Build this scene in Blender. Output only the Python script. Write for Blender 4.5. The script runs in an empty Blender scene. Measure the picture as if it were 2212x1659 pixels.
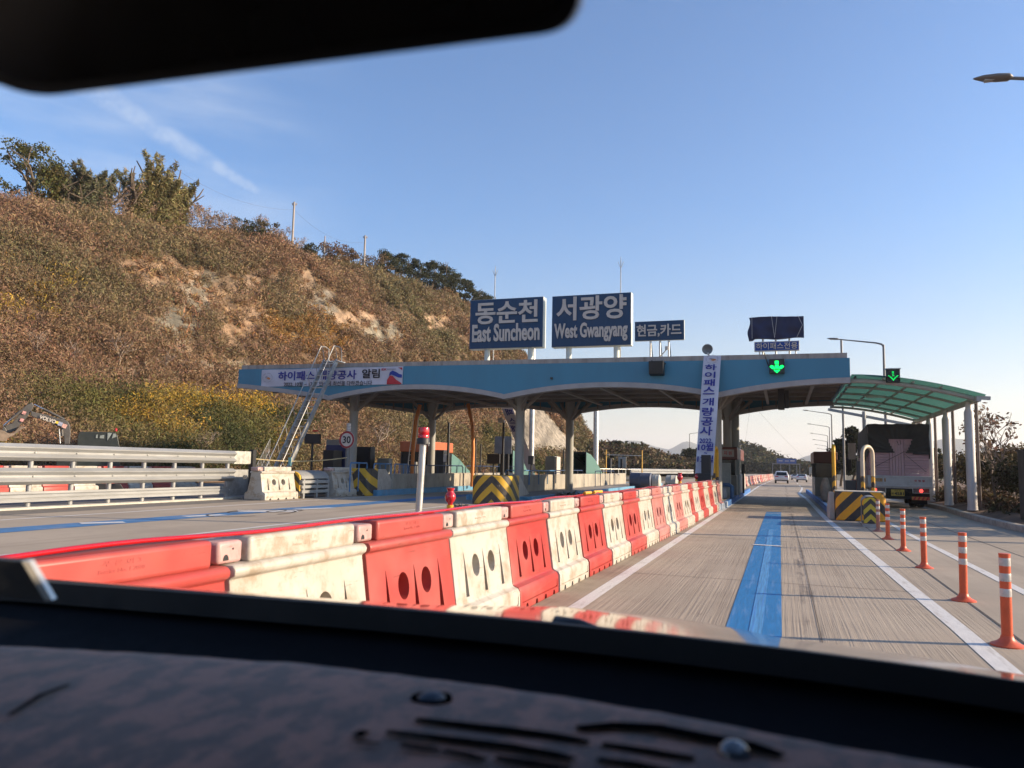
import bpy, math, random
import numpy as np
from math import pi, sin, cos, tan, radians, hypot, atan2, sqrt
from mathutils import Vector, Matrix, noise
S = bpy.context.scene
COL = S.collection
rnd = random.Random(7)

# ------------------------------------------------------------------ camera, sky, sun, exposure
FPX, CXP, CYP, CH = 1661.0, 1106.0, 829.5, 1.4
CR = Vector((0.9432, 0.3312, 0.0209)); CF = Vector((-0.3302, 0.9382, 0.1043))
def cam_axes(vpx=1690., vpy=1016., roll=radians(1.2)):
    dx, dy = vpx-CXP, -(vpy-CYP); c, s = cos(roll), sin(roll)
    ux, uy = dx*c-dy*s, dx*s+dy*c
    p = -atan2(uy, FPX); a = atan2(ux*cos(p), FPX)
    f = Vector((-sin(a)*cos(p), cos(a)*cos(p), sin(p))); r = Vector((cos(a), sin(a), 0)); u = r.cross(f)
    return r*c+u*s, u*c-r*s, f
CR, CU, CF = cam_axes()
cam = bpy.data.cameras.new('camera'); camo = bpy.data.objects.new('camera', cam); COL.objects.link(camo)
cam.sensor_width = 36; cam.lens = 36*FPX/2212; cam.clip_start = 0.02; cam.clip_end = 30000
camo.matrix_world = Matrix(((CR.x, CU.x, -CF.x, 0), (CR.y, CU.y, -CF.y, 0), (CR.z, CU.z, -CF.z, CH), (0, 0, 0, 1)))
cam.dof.use_dof = True; cam.dof.focus_distance = 22; cam.dof.aperture_fstop = 4.8
S.camera = camo
SUN_EL, SUN_AZ = radians(18.3), radians(15)      # azimuth measured from +X towards +Y
w = bpy.data.worlds.new('World'); S.world = w; w.use_nodes = True
nt = w.node_tree; nt.nodes.clear()
sky = nt.nodes.new('ShaderNodeTexSky'); sky.sky_type = 'NISHITA'; sky.sun_disc = False
sky.sun_elevation = SUN_EL; sky.sun_rotation = radians(90)-SUN_AZ
sky.altitude = 100; sky.air_density = 1.0; sky.dust_density = 0.8; sky.ozone_density = 2.2
bg = nt.nodes.new('ShaderNodeBackground'); bg.inputs['Strength'].default_value = 0.11
wo = nt.nodes.new('ShaderNodeOutputWorld')
nt.links.new(bg.outputs[0], wo.inputs[0])
sunl = bpy.data.lights.new('sun', 'SUN'); suno = bpy.data.objects.new('sun', sunl); COL.objects.link(suno)
sunl.energy = 4.6; sunl.angle = radians(0.6); sunl.color = (1.0, 0.80, 0.56)
sd = Vector((cos(SUN_AZ)*cos(SUN_EL), sin(SUN_AZ)*cos(SUN_EL), sin(SUN_EL)))
suno.rotation_euler = (-sd).to_track_quat('-Z', 'Y').to_euler()
S.view_settings.view_transform = 'Standard'; S.view_settings.look = 'None'
S.view_settings.exposure = 1.06; S.view_settings.gamma = 1.0
S.cycles.max_bounces = 6; S.cycles.transparent_max_bounces = 12; S.cycles.volume_bounces = 1
S.cycles.sample_clamp_indirect = 6

# measured points: a photo point (in 2212-wide units) meets a known plane of the place
def ray(x, y): return CF*FPX + CR*(x-CXP) - CU*(y-CYP)
O = Vector((0, 0, CH))
def pZ(x, y, z=0.): d = ray(x, y); return O + d*((z-CH)/d.z)
def pY(x, y, Y): d = ray(x, y); return O + d*(Y/d.y)
def pX(x, y, X): d = ray(x, y); return O + d*(X/d.x)
def pD(x, y, dist): return O + ray(x, y)*(dist/FPX)
def pH(x, y, dist): d = ray(x, y); return O + d*(dist/hypot(d.x, d.y))
def crop(x0, y0, x1, y1, wd):
    k = (x1-x0)/wd
    return lambda x, y: ((x0+x*k)/1.8228, (y0+y*k)/1.8228)
v1 = crop(0,1540,700,2060,2212); v2 = crop(950,1650,1550,2050,2212); v3 = crop(1500,1550,2100,2000,2212)
v4 = crop(2050,1650,2550,2000,2212); v5 = crop(2650,1650,3350,2050,2212); v6 = crop(3150,1600,3750,2100,1991)
v8 = crop(3400,1450,4032,2150,1498)

# ------------------------------------------------------------------ helpers: sky wisps
def N(tree, t, **kw):
    n = tree.nodes.new(t)
    for k, v in kw.items():
        if k.startswith('i_'):
            key = k[2:]
            key = int(key) if key.isdigit() else key.replace('_', ' ')
            n.inputs[key].default_value = v
        else: setattr(n, k, v)
    return n
def math_n(tree, op, a, b=None, clamp=False):
    n = tree.nodes.new('ShaderNodeMath'); n.operation = op; n.use_clamp = clamp
    for i, q in enumerate((a, b)):
        if q is None: continue
        if isinstance(q, (int, float)): n.inputs[i].default_value = q
        else: tree.links.new(q, n.inputs[i])
    return n.outputs[0]
def mixc(tree, fac, a, b, blend='MIX'):
    n = tree.nodes.new('ShaderNodeMix'); n.data_type = 'RGBA'; n.blend_type = blend
    for key, q in ((0, fac), (6, a), (7, b)):
        if isinstance(q, (int, float)): n.inputs[key].default_value = q
        elif isinstance(q, tuple): n.inputs[key].default_value = q if len(q) == 4 else (*q, 1)
        else: tree.links.new(q, n.inputs[key])
    return n.outputs[2]
def maprange(tree, v, a, b, c=0., d=1., smooth=True):
    n = tree.nodes.new('ShaderNodeMapRange'); n.interpolation_type = 'SMOOTHSTEP' if smooth else 'LINEAR'
    tree.links.new(v, n.inputs[0])
    for i, q in enumerate((a, b, c, d)): n.inputs[i+1].default_value = q
    return n.outputs[0]
# a vapour trail along a great circle and thin cirrus, as part of the sky
tc = N(nt, 'ShaderNodeTexCoord')
d0 = ray(300, 255).normalized(); d1 = ray(575, 425).normalized()
nrm = d0.cross(d1).normalized(); mid = (d0+d1).normalized(); along = nrm.cross(mid).normalized()
def dotn(vec):
    n = N(nt, 'ShaderNodeVectorMath', operation='DOT_PRODUCT'); nt.links.new(tc.outputs['Generated'], n.inputs[0]); n.inputs[1].default_value = vec
    return n.outputs['Value']
cross_d = math_n(nt, 'ABSOLUTE', dotn(nrm)); along_d = dotn(along)
sgn = 1 if (d1.dot(along) > 0) else -1
al = math_n(nt, 'MULTIPLY', along_d, sgn)
e1 = abs(d1.dot(along)); 
width = maprange(nt, al, -e1*2.0, e1, 0.026, 0.008, False)
nz = N(nt, 'ShaderNodeTexNoise', i_Scale=38.0, i_Detail=6.0, i_Roughness=0.6); nt.links.new(tc.outputs['Generated'], nz.inputs['Vector'])
prof = math_n(nt, 'SUBTRACT', 1.0, math_n(nt, 'DIVIDE', cross_d, width), True)
ends = math_n(nt, 'MULTIPLY', maprange(nt, al, e1*0.7, e1*1.1, 1, 0), maprange(nt, al, -e1*3.2, -e1*1.8, 0.0, 1.0))
front = maprange(nt, dotn(mid), 0.5, 0.7)
trail = math_n(nt, 'MULTIPLY', math_n(nt, 'MULTIPLY', maprange(nt, prof, 0.0, 0.9), ends), math_n(nt, 'MULTIPLY', front, maprange(nt, nz.outputs[0], 0.28, 0.66, 0.25, 1.0)))
mp = N(nt, 'ShaderNodeMapping'); mp.inputs['Scale'].default_value = (1.2, 1.2, 6.0); mp.inputs['Rotation'].default_value = (0.25, 0.2, 0)
nt.links.new(tc.outputs['Generated'], mp.inputs['Vector'])
nc = N(nt, 'ShaderNodeTexNoise', i_Scale=2.6, i_Detail=7.0, i_Roughness=0.55); nt.links.new(mp.outputs[0], nc.inputs['Vector'])
leftm = maprange(nt, dotn(ray(60, 280).normalized()), 0.93, 1.0)
cirr = math_n(nt, 'MULTIPLY', maprange(nt, nc.outputs[0], 0.36, 0.78, 0, 0.5), leftm)
tot = math_n(nt, 'MAXIMUM', math_n(nt, 'MULTIPLY', trail, 0.42), cirr)
SKYMUL = N(nt, 'ShaderNodeMix', data_type='RGBA', blend_type='MULTIPLY'); SKYMUL.inputs[0].default_value = 1.0
nt.links.new(sky.outputs[0], SKYMUL.inputs[6])
elev = dotn((0, 0, 1)); tint = mixc(nt, maprange(nt, elev, 0.0, 0.34), (.96, .80, .73), (.60, .82, 1.04)); nt.links.new(tint, SKYMUL.inputs[7])
white = N(nt, 'ShaderNodeMix', data_type='RGBA'); nt.links.new(tot, white.inputs[0]); nt.links.new(SKYMUL.outputs[2], white.inputs[6])
white.inputs[7].default_value = (3.6, 3.9, 4.4, 1)
nt.links.new(white.outputs[2], bg.inputs['Color'])

# ------------------------------------------------------------------ materials
MATS = {}
def newmat(name):
    m = bpy.data.materials.new(name); m.use_nodes = True; t = m.node_tree
    b = t.nodes['Principled BSDF']; return m, t, b
def M(name, col, rough=.6, metal=0., var=.14, vs=3., bump=0., bs=60., dirt=0., dcol=(.12,.1,.08), coat=0., stretch=None, ds=1.6):
    if name in MATS: return MATS[name]
    m, t, b = newmat(name)
    tcn = N(t, 'ShaderNodeTexCoord'); vec = tcn.outputs['Object']
    if stretch:
        mpn = N(t, 'ShaderNodeMapping'); mpn.inputs['Scale'].default_value = stretch; t.links.new(vec, mpn.inputs['Vector']); vec = mpn.outputs[0]
    n = N(t, 'ShaderNodeTexNoise', i_Scale=vs, i_Detail=6., i_Roughness=.62); t.links.new(vec, n.inputs['Vector'])
    f = maprange(t, n.outputs[0], .3, .7)
    c = mixc(t, f, tuple(q*(1-var) for q in col), tuple(min(1, q*(1+var)) for q in col))
    if dirt:
        n2 = N(t, 'ShaderNodeTexNoise', i_Scale=ds, i_Detail=9., i_Roughness=.7); t.links.new(vec, n2.inputs['Vector'])
        c = mixc(t, maprange(t, n2.outputs[0], .5, .74, 0, dirt), c, dcol)
    t.links.new(c, b.inputs['Base Color'])
    b.inputs['Roughness'].default_value = rough; b.inputs['Metallic'].default_value = metal
    if coat: b.inputs['Coat Weight'].default_value = coat; b.inputs['Coat Roughness'].default_value = .08
    t.links.new(maprange(t, n.outputs[0], .2, .8, max(0, rough-.12), min(1, rough+.12)), b.inputs['Roughness'])
    if bump:
        n3 = N(t, 'ShaderNodeTexNoise', i_Scale=bs, i_Detail=4.); t.links.new(vec, n3.inputs['Vector'])
        bp = N(t, 'ShaderNodeBump', i_Strength=bump, i_Distance=.01); t.links.new(n3.outputs[0], bp.inputs['Height']); t.links.new(bp.outputs[0], b.inputs['Normal'])
    MATS[name] = m; return m
def emit(name, col, s, base=None):
    m, t, b = newmat(name); b.inputs['Base Color'].default_value = (*(base or col), 1)
    b.inputs['Emission Color'].default_value = (*col, 1); b.inputs['Emission Strength'].default_value = s; b.inputs['Roughness'].default_value = .3
    return m
def attrmat(name, rough=.8, transl=0.):
    m, t, b = newmat(name); a = N(t, 'ShaderNodeAttribute', attribute_name='col'); t.links.new(a.outputs['Color'], b.inputs['Base Color'])
    b.inputs['Roughness'].default_value = rough; b.inputs['Specular IOR Level'].default_value = .2
    if transl:
        tr = N(t, 'ShaderNodeBsdfTranslucent'); t.links.new(a.outputs['Color'], tr.inputs['Color'])
        mx = N(t, 'ShaderNodeMixShader'); mx.inputs[0].default_value = transl
        t.links.new(b.outputs[0], mx.inputs[1]); t.links.new(tr.outputs[0], mx.inputs[2]); t.links.new(mx.outputs[0], t.nodes['Material Output'].inputs['Surface'])
    return m
def stripes(name, kind, xc=0., k=1., period=.5, ca=(.62,.36,.02), cb=(.03,.03,.032), off=0., chip=0., slope=1.):
    """painted chevrons (kind 'v') or diagonals (kind 'd') in the object's own space, with chipped paint"""
    m, t, b = newmat(name); tcn = N(t, 'ShaderNodeTexCoord'); sp = N(t, 'ShaderNodeSeparateXYZ'); t.links.new(tcn.outputs['Object'], sp.inputs[0])
    xx = math_n(t, 'SUBTRACT', sp.outputs[0], xc)
    if kind == 'v': xx = math_n(t, 'ADD', math_n(t, 'ABSOLUTE', xx), math_n(t, 'MULTIPLY', math_n(t, 'MAXIMUM', sp.outputs[1], 0.), .35))
    if kind == 'd': xx = math_n(t, 'ADD', xx, math_n(t, 'MULTIPLY', sp.outputs[1], .6))
    q = math_n(t, 'FRACT', math_n(t, 'DIVIDE', math_n(t, 'ADD', math_n(t, 'ADD', sp.outputs[2], math_n(t, 'MULTIPLY', xx, slope)), off+50*period), period))
    f = math_n(t, 'GREATER_THAN', q, .5)
    n = N(t, 'ShaderNodeTexNoise', i_Scale=4., i_Detail=8., i_Roughness=.7); t.links.new(tcn.outputs['Object'], n.inputs['Vector'])
    c = mixc(t, f, ca, cb)
    c = mixc(t, maprange(t, n.outputs[0], .35, .75, 0, .28), c, (.25,.17,.09))
    if chip: c = mixc(t, maprange(t, n.outputs[0], .62, .66, 0, chip), c, (.5,.42,.33))
    t.links.new(c, b.inputs['Base Color']); b.inputs['Roughness'].default_value = .55
    return m

# ------------------------------------------------------------------ mesh building
class MB:
    def __init__(s): s.v = []; s.f = []; s.m = []; s.cur = 0
    def add(s, vs, fs):
        o = len(s.v); s.v += [tuple(q) for q in vs]; s.f += [tuple(i+o for i in f) for f in fs]; s.m += [s.cur]*len(fs); return s
    def mat(s, i): s.cur = i; return s
    def box(s, x0, x1, y0, y1, z0, z1):
        return s.add([(x0,y0,z0),(x1,y0,z0),(x1,y1,z0),(x0,y1,z0),(x0,y0,z1),(x1,y0,z1),(x1,y1,z1),(x0,y1,z1)],
                     [(0,3,2,1),(4,5,6,7),(0,1,5,4),(1,2,6,5),(2,3,7,6),(3,0,4,7)])
    def bar(s, a, b, wd, h=None, up=(0,0,1)):
        a, b = Vector(a), Vector(b); h = h or wd; d = (b-a).normalized(); u = Vector(up)
        if abs(d.dot(u)) > .98: u = Vector((0,1,0))
        x = d.cross(u).normalized(); y = x.cross(d).normalized()
        vs = [p + x*(i*wd/2) + y*(j*h/2) for p in (a, b) for i, j in ((-1,-1),(1,-1),(1,1),(-1,1))]
        return s.add(vs, [(0,1,2,3),(7,6,5,4),(0,4,5,1),(1,5,6,2),(2,6,7,3),(3,7,4,0)])
    def tube(s, pts, r, n=8, cap=True):
        pts = [Vector(p) for p in pts]; rs = r if isinstance(r, (list, tuple)) else [r]*len(pts); vs = []; fs = []; px = None
        for i, p in enumerate(pts):
            d = (pts[min(i+1, len(pts)-1)]-pts[max(i-1, 0)]).normalized()
            if px is None:
                u = Vector((0,0,1)) if abs(d.z) < .9 else Vector((1,0,0)); px = d.cross(u).normalized()
            px = (px - d*px.dot(d)).normalized(); py = d.cross(px)
            vs += [p + (px*cos(2*pi*k/n) + py*sin(2*pi*k/n))*rs[i] for k in range(n)]
        for i in range(len(pts)-1):
            for k in range(n):
                a, b = i*n+k, i*n+(k+1) % n; fs.append((a, b, b+n, a+n))
        if cap: fs += [tuple(range(n))[::-1], tuple(range((len(pts)-1)*n, len(pts)*n))]
        return s.add(vs, fs)
    def lathe(s, prof, n=16, c=(0,0,0)):
        vs = [(c[0]+r*cos(2*pi*k/n), c[1]+r*sin(2*pi*k/n), c[2]+z) for r, z in prof for k in range(n)]
        fs = [(i*n+k, i*n+(k+1)%n, (i+1)*n+(k+1)%n, (i+1)*n+k) for i in range(len(prof)-1) for k in range(n)]
        fs += [tuple(range(n))[::-1], tuple(range((len(prof)-1)*n, len(prof)*n))]
        return s.add(vs, fs)
    def prism(s, poly, y0, y1, ax='y'):
        """closed polygon (a,b) extruded along an axis: 'y' -> (x,z), 'x' -> (y,z), 'z' -> (x,y)"""
        def P(a, b, t): return (a, t, b) if ax == 'y' else ((t, a, b) if ax == 'x' else (a, b, t))
        n = len(poly); vs = [P(a, b, y0) for a, b in poly] + [P(a, b, y1) for a, b in poly]
        fs = [tuple(range(n)), tuple(range(n, 2*n))[::-1]] + [(i, i+n, (i+1)%n+n, (i+1)%n) for i in range(n)]
        return s.add(vs, fs)
    def quad(s, *p): return s.add(p, [tuple(range(len(p)))])
    def grid(s, rows):
        n = len(rows[0]); vs = [p for r in rows for p in r]
        return s.add(vs, [(i*n+k, i*n+k+1, (i+1)*n+k+1, (i+1)*n+k) for i in range(len(rows)-1) for k in range(n-1)])
    def sphere(s, c, r, n=12, sz=1.):
        prof = [(max(r*sin(pi*i/8), 1e-4), -r*sz*cos(pi*i/8)) for i in range(9)]
        return s.lathe(prof, n, c)
    def xf(s, mtx): s.v = [tuple(mtx @ Vector(q)) for q in s.v]; return s
    def text(s, string, x0, x1, z0, z1, y, depth=.02, bold=0., keep=False, frame=None, shear=0.):
        """lettering fitted into a box on a plane facing -Y (or into frame=(origin,u,v,n))"""
        tv, tf = text_mesh(string, bold, shear)
        xs = [p[0] for p in tv]; ys = [p[1] for p in tv]; sx = (x1-x0)/(max(xs)-min(xs)); sz = (z1-z0)/(max(ys)-min(ys))
        if keep: sx = sz = min(sx, sz)
        cx, cz = (x0+x1)/2, (z0+z1)/2; mx, my = (max(xs)+min(xs))/2, (max(ys)+min(ys))/2
        zs = [p[2] for p in tv]; zmax = max(zs) or 1
        vs = []
        for p in tv:
            a, b, t = cx+(p[0]-mx)*sx, cz+(p[1]-my)*sz, (p[2]/zmax)*depth
            if frame: o, u, v, n = frame; vs.append(o + u*a + v*b + n*t)
            else: vs.append((a, y-t, b))
        return s.add(vs, tf)
    def build(s, name, mats, parent=None, smooth=None, bevel=0., seg=2):
        me = bpy.data.meshes.new(name); me.from_pydata(s.v, [], s.f)
        if not isinstance(mats, (list, tuple)): mats = [mats]
        for q in mats: me.materials.append(q)
        if len(mats) > 1 and False: me.polygons.foreach_set('material_index', s.m)
        me.update()
        import bmesh
        bm = bmesh.new(); bm.from_mesh(me); bmesh.ops.recalc_face_normals(bm, faces=bm.faces); bm.to_mesh(me); bm.free()
        if smooth is not None:
            me.shade_smooth()
            if smooth < 180: me.set_sharp_from_angle(angle=radians(smooth))
        o = bpy.data.objects.new(name, me); COL.objects.link(o)
        if parent: o.parent = parent
        if bevel:
            b = o.modifiers.new('bevel', 'BEVEL'); b.width = bevel; b.segments = seg; b.limit_method = 'ANGLE'; b.angle_limit = radians(40)
        return o
_tc = {}
def text_mesh(string, bold=0., shear=0.):
    key = (string, bold, shear)
    if key not in _tc:
        cu = bpy.data.curves.new('txt', 'FONT'); cu.body = string; cu.size = 1; cu.extrude = .02; cu.offset = bold; cu.resolution_u = 3; cu.shear = shear
        o = bpy.data.objects.new('txt', cu); COL.objects.link(o); dg = bpy.context.evaluated_depsgraph_get(); dg.update()
        me = bpy.data.meshes.new_from_object(o.evaluated_get(dg))
        _tc[key] = ([(p.co.x, p.co.y, p.co.z+.02) for p in me.vertices], [tuple(f.vertices) for f in me.polygons])
        bpy.data.objects.remove(o); bpy.data.curves.remove(cu); bpy.data.meshes.remove(me)
    return _tc[key]
def empty(name): o = bpy.data.objects.new(name, None); o.empty_display_size = .2; COL.objects.link(o); return o
def tag(o, label, cat, group=None):
    o['label'] = label; o['category'] = cat
    if group: o['group'] = group
    return o
def thing(name, label, cat, group=None): return tag(empty(name), label, cat, group)
def seat(root, loc):
    """move the empty to the thing's base while its world-space parts stay where they are"""
    loc = Vector(loc); root.location = loc
    for ch in root.children: ch.location = ch.location - loc
def struct(o): o['kind'] = 'structure'; return o
def place(o, loc, rz=0., sc=None, rx=0., ry=0.):
    o.location = loc; o.rotation_euler = (rx, ry, rz)
    if sc: o.scale = (sc,)*3 if isinstance(sc, (int, float)) else sc
    return o
def dup(root, label, group=None):
    def cp(o, par):
        c = o.copy(); COL.objects.link(c)
        if par: c.parent = par
        for ch in o.children: cp(ch, c)
        return c
    r = cp(root, None); r['label'] = label
    if group: r['group'] = group
    return r
def npmesh(name, verts, quads, cols, matl, parent=None, nside=4):
    """large face clouds straight from numpy arrays, one colour per face"""
    me = bpy.data.meshes.new(name); nv, nf = len(verts), len(quads)
    me.vertices.add(nv); me.vertices.foreach_set('co', np.asarray(verts, dtype=np.float32).ravel())
    me.loops.add(nf*nside); me.loops.foreach_set('vertex_index', np.asarray(quads, dtype=np.int32).ravel())
    me.polygons.add(nf); me.polygons.foreach_set('loop_start', np.arange(0, nf*nside, nside, dtype=np.int32))
    me.update(calc_edges=True); me.validate()
    at = me.color_attributes.new('col', 'FLOAT_COLOR', 'POINT')
    at.data.foreach_set('color', np.asarray(cols, dtype=np.float32).ravel())
    me.materials.append(matl); o = bpy.data.objects.new(name, me); COL.objects.link(o)
    if parent: o.parent = parent
    return o
ORD = ['nearest','second','third','fourth','fifth','sixth','seventh','eighth','ninth','tenth','eleventh','twelfth','thirteenth','fourteenth','fifteenth','sixteenth','seventeenth','eighteenth','nineteenth','twentieth','twenty-first','twenty-second','twenty-third','twenty-fourth','twenty-fifth','twenty-sixth','twenty-seventh','twenty-eighth','twenty-ninth','thirtieth']
def nth(i): return ORD[i] if i else 'first'
# ------------------------------------------------------------------ ground and roads
def proj(p):
    v = Vector(p)-O; k = FPX/max(1e-6, v.dot(CF)); return CXP+v.dot(CR)*k, CYP-v.dot(CU)*k
def road_mat(name, col, groove):
    m, t, b = newmat(name); tcn = N(t, 'ShaderNodeTexCoord'); vec = tcn.outputs['Object']
    def ns(scale, det=5., st=(1,1,1), rough=.6):
        mpn = N(t, 'ShaderNodeMapping'); mpn.inputs['Scale'].default_value = st; t.links.new(vec, mpn.inputs['Vector'])
        n = N(t, 'ShaderNodeTexNoise', i_Scale=scale, i_Detail=det, i_Roughness=rough); t.links.new(mpn.outputs[0], n.inputs['Vector']); return n.outputs[0]
    big = ns(.35, 6.); mid = ns(2.2, 7.); streak = ns(1., 5., (1.6,.06,1)); fine = ns(55., 3.)
    c = mixc(t, maprange(t, big, .3, .7), tuple(q*.86 for q in col), tuple(q*1.1 for q in col))
    c = mixc(t, maprange(t, mid, .52, .75, 0, .35), c, tuple(q*.62 for q in col))
    c = mixc(t, maprange(t, streak, .5, .72, 0, .55), c, (col[0]*.55, col[1]*.52, col[2]*.5))
    c = mixc(t, maprange(t, fine, .3, .7, 0, .18), c, tuple(q*.55 for q in col))
    b.inputs['Roughness'].default_value = .82
    hgt = math_n(t, 'MULTIPLY', fine, .4)
    if groove:
        g = ns(1., 4., (34., .22, 1)); wob = ns(1., 2., (60., .9, 1))
        gm = math_n(t, 'ADD', math_n(t, 'MULTIPLY', maprange(t, g, .42, .62), .7), math_n(t, 'MULTIPLY', maprange(t, wob, .4, .6), .3))
        patch = maprange(t, ns(.5, 3.), .3, .6, .35, 1.)
        gm = math_n(t, 'MULTIPLY', gm, patch)
        c = mixc(t, math_n(t, 'MULTIPLY', gm, .3), c, (col[0]*.4, col[1]*.38, col[2]*.36))
        hgt = math_n(t, 'SUBTRACT', hgt, gm)
        spot = ns(1., 6., (5.5, 1.1, 1)); c = mixc(t, maprange(t, spot, .66, .74, 0, .45), c, (.06,.05,.05))
        sx_ = N(t, 'ShaderNodeSeparateXYZ'); t.links.new(vec, sx_.inputs[0])
        drip = maprange(t, math_n(t, 'ABSOLUTE', math_n(t, 'SUBTRACT', sx_.outputs[0], .24)), .015, .13, 1, 0)
        c = mixc(t, math_n(t, 'MULTIPLY', drip, maprange(t, ns(1., 6., (6., .9, 1)), .45, .62, 0, .7)), c, (.07,.055,.05))
        edge = maprange(t, sx_.outputs[0], -2.3, -1.75, 1, 0)
        c = mixc(t, math_n(t, 'MULTIPLY', edge, maprange(t, mid, .3, .65, .15, .6)), c, (.2,.15,.1))
        patch2 = maprange(t, ns(.28, 3., (1.6, .5, 1)), .56, .6, 0, .16); c = mixc(t, patch2, c, (.2,.17,.15))
    bp = N(t, 'ShaderNodeBump', i_Strength=.45, i_Distance=.006); t.links.new(hgt, bp.inputs['Height']); t.links.new(bp.outputs[0], b.inputs['Normal'])
    t.links.new(c, b.inputs['Base Color']); return m
m_conc = road_mat('grooved_concrete', (.40,.325,.245), True)
m_conc2 = road_mat('plain_concrete', (.385,.315,.24), False)
m_asph = road_mat('old_asphalt', (.16,.145,.13), False)
m_soil = M('soil', (.15,.085,.05), .95, var=.4, vs=1.3, bump=.6, bs=8, dirt=.5, dcol=(.1,.08,.045))
m_land = M('land', (.12,.095,.05), .95, var=.35, vs=.02, dirt=.6, dcol=(.05,.055,.03), ds=.01)
m_white = M('road_white', (.62,.6,.57), .7, var=.08, vs=9, dirt=.7, dcol=(.33,.28,.23), ds=2.5, stretch=(4,.6,1))
m_blue = M('road_blue', (.01,.155,.38), .6, var=.16, vs=6, dirt=.75, dcol=(.16,.28,.5), ds=1.6, stretch=(7,.5,1))
m_bluew = M('road_blue_worn', (.05,.17,.36), .7, var=.25, vs=4, dirt=.8, dcol=(.3,.26,.22), ds=2.2, stretch=(2,.5,1))
m_joint = M('joint', (.07,.06,.055), .9, var=.3, vs=8)

g = MB(); g.grid([[(x, y, -.06) for x in (-9000,-200,-34,30,200,9000)] for y in (-6000,-200,-30,75,400,2500,9000)])
struct(g.build('ground', m_land))
def sheet(name, m, x0, x1, y0, y1, z, ny=1):
    q = MB(); q.grid([[(x, y0+(y1-y0)*i/ny, z) for x in (x0, x1)] for i in range(ny+1)]); return struct(q.build(name, m))
sheet('road', m_conc, -2.9, 1.9, -12, 76, 0.0)
sheet('plaza', m_conc2, -16.9, -2.9, -25, 76, 0.0); sheet('plaza', m_conc2, 1.9, 5.75, -25, 76, 0.0)
sheet('road', m_asph, -31, -16.9, -25, 110, -.004)
hw = MB(); rows = []
def hx(y): return 0.00007*max(0, y-70)**2
for y in [76,90,110,140,180,240,320,420,520]: rows.append([(-12+hx(y), y, -.002), (8.+hx(y), y, -.002)])
hw.grid(rows); struct(hw.build('highway', m_conc2))
def strip(name, m, pts, wd, z=.004):
    q = MB(); rows = []
    for i, p in enumerate(pts):
        a = Vector((*pts[max(i-1,0)], 0)); b = Vector((*pts[min(i+1,len(pts)-1)], 0)); d = (b-a).normalized(); nrm = Vector((d.y,-d.x,0))*wd/2
        c = Vector((*p, z)); rows.append([tuple(c-nrm), tuple(c+nrm)])
    q.grid(rows); return struct(q.build(name, m))
strip('lane_marking', m_white, [(-1.97,-8),(-1.94,30),(-1.92,70)], .15)
strip('lane_marking', m_white, [(-1.92,70),(-1.4,110),(-.3,170),(3,260)], .15)
strip('lane_marking', m_white, [(1.6,-8),(1.5,8),(1.2,25),(1.14,41),(.95,51)], .16)
strip('lane_marking', m_white, [(.95,51),(1.35,62),(1.55,70)], .14)
for i in range(8): strip('lane_marking', m_white, [(1.5+hx(74+i*13)-.01*i, 74+i*13), (1.5+hx(79+i*13), 79+i*13)], .14)
strip('lane_marking', m_white, [(4.6+hx(y), y) for y in (70,90,120,160,220)], .14)
strip('lane_marking', m_white, [(2.75,5.5),(2.72,12),(2.72,20),(2.82,25)], .13)
strip('lane_marking', m_white, [(-15.72,-10),(-15.7,20),(-15.66,30),(-15.2,39)], .13)
strip('lane_marking', m_white, [(-10.6,34),(-10.4,20),(-10.2,6)], .13)
# blue guide line of the near lane, its pale worn core and two white bars across it
strip('guide_line', m_blue, [(-.27,1.5),(-.26,7.2),(-.29,18),(-.29,27.6)], .47)
m_core = M('worn_blue', (.06,.23,.46), .7, var=.3, vs=4, dirt=.9, dcol=(.03,.15,.5), ds=2.2, stretch=(14,.35,1))
strip('guide_line', m_core, [(-.24,6.6),(-.25,12),(-.27,19.5)], .11, .008)
for yy, ww in ((15.3,.14),(26.6,.1)): strip('guide_line', m_white, [(-.54,yy),(-.03,yy-.05)], ww, .012)
strip('guide_line', m_bluew, [(-13.6,4),(-13.55,10.5),(-13.4,16.5),(-13.2,22),(-13.3,30),(-13.3,60)], .85)
for p in (((-13.75,12.3),(-13.3,13)), ((-13.5,15.0),(-13.2,16.0)), ((-13.1,18.9),(-12.7,20.2))): strip('guide_line', m_white, p, .35, .008)
# old painted loop with tyre marks on the left lane
for cx, cy, rx, ry in ((-13.4,17.6,.55,1.0),(-12.95,18.2,.3,.7),(-13.0,16.9,.75,1.5)):
    strip('tyre_marks', m_joint, [(cx+rx*cos(a*pi/12), cy+ry*sin(a*pi/12)) for a in range(0,23)], .07, .009)
strip('painted_disc', m_white, [(-13.9,17.4),(-12.7,18.4)], .8, .006)
# joints between slabs, long seam beside the right-hand line
for y in range(4, 60, 6): strip('slab_joint', m_joint, [(-1.9,y+.4),(1.45,y+.35)], .016)
strip('slab_joint', m_joint, [(1.86,2),(1.92,12),(2.0,24)], .02, .005)
strip('slab_joint', m_joint, [(.28,2),(.3,14),(.26,27)], .009, .005)
for x in (-5.6,-8.2,3.9): strip('slab_joint', m_joint, [(x,-8),(x,60)], .02)
m_kerb = M('kerb_concrete', (.36,.31,.26), .85, var=.2, vs=6, dirt=.6, dcol=(.16,.13,.1), bump=.3)
kb = MB()
KP = [(5.72,-10),(5.64,12),(5.55,22.5),(5.5,26.2),(5.6,30),(5.75,33),(5.75,60),(6.2,76)]
kb.grid([[(x,y,-.03),(x,y,.14),(x+.03,y,.16),(x+.2,y,.16),(x+.2,y,-.03)] for x,y in KP]); struct(kb.build('kerb', m_kerb))
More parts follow.
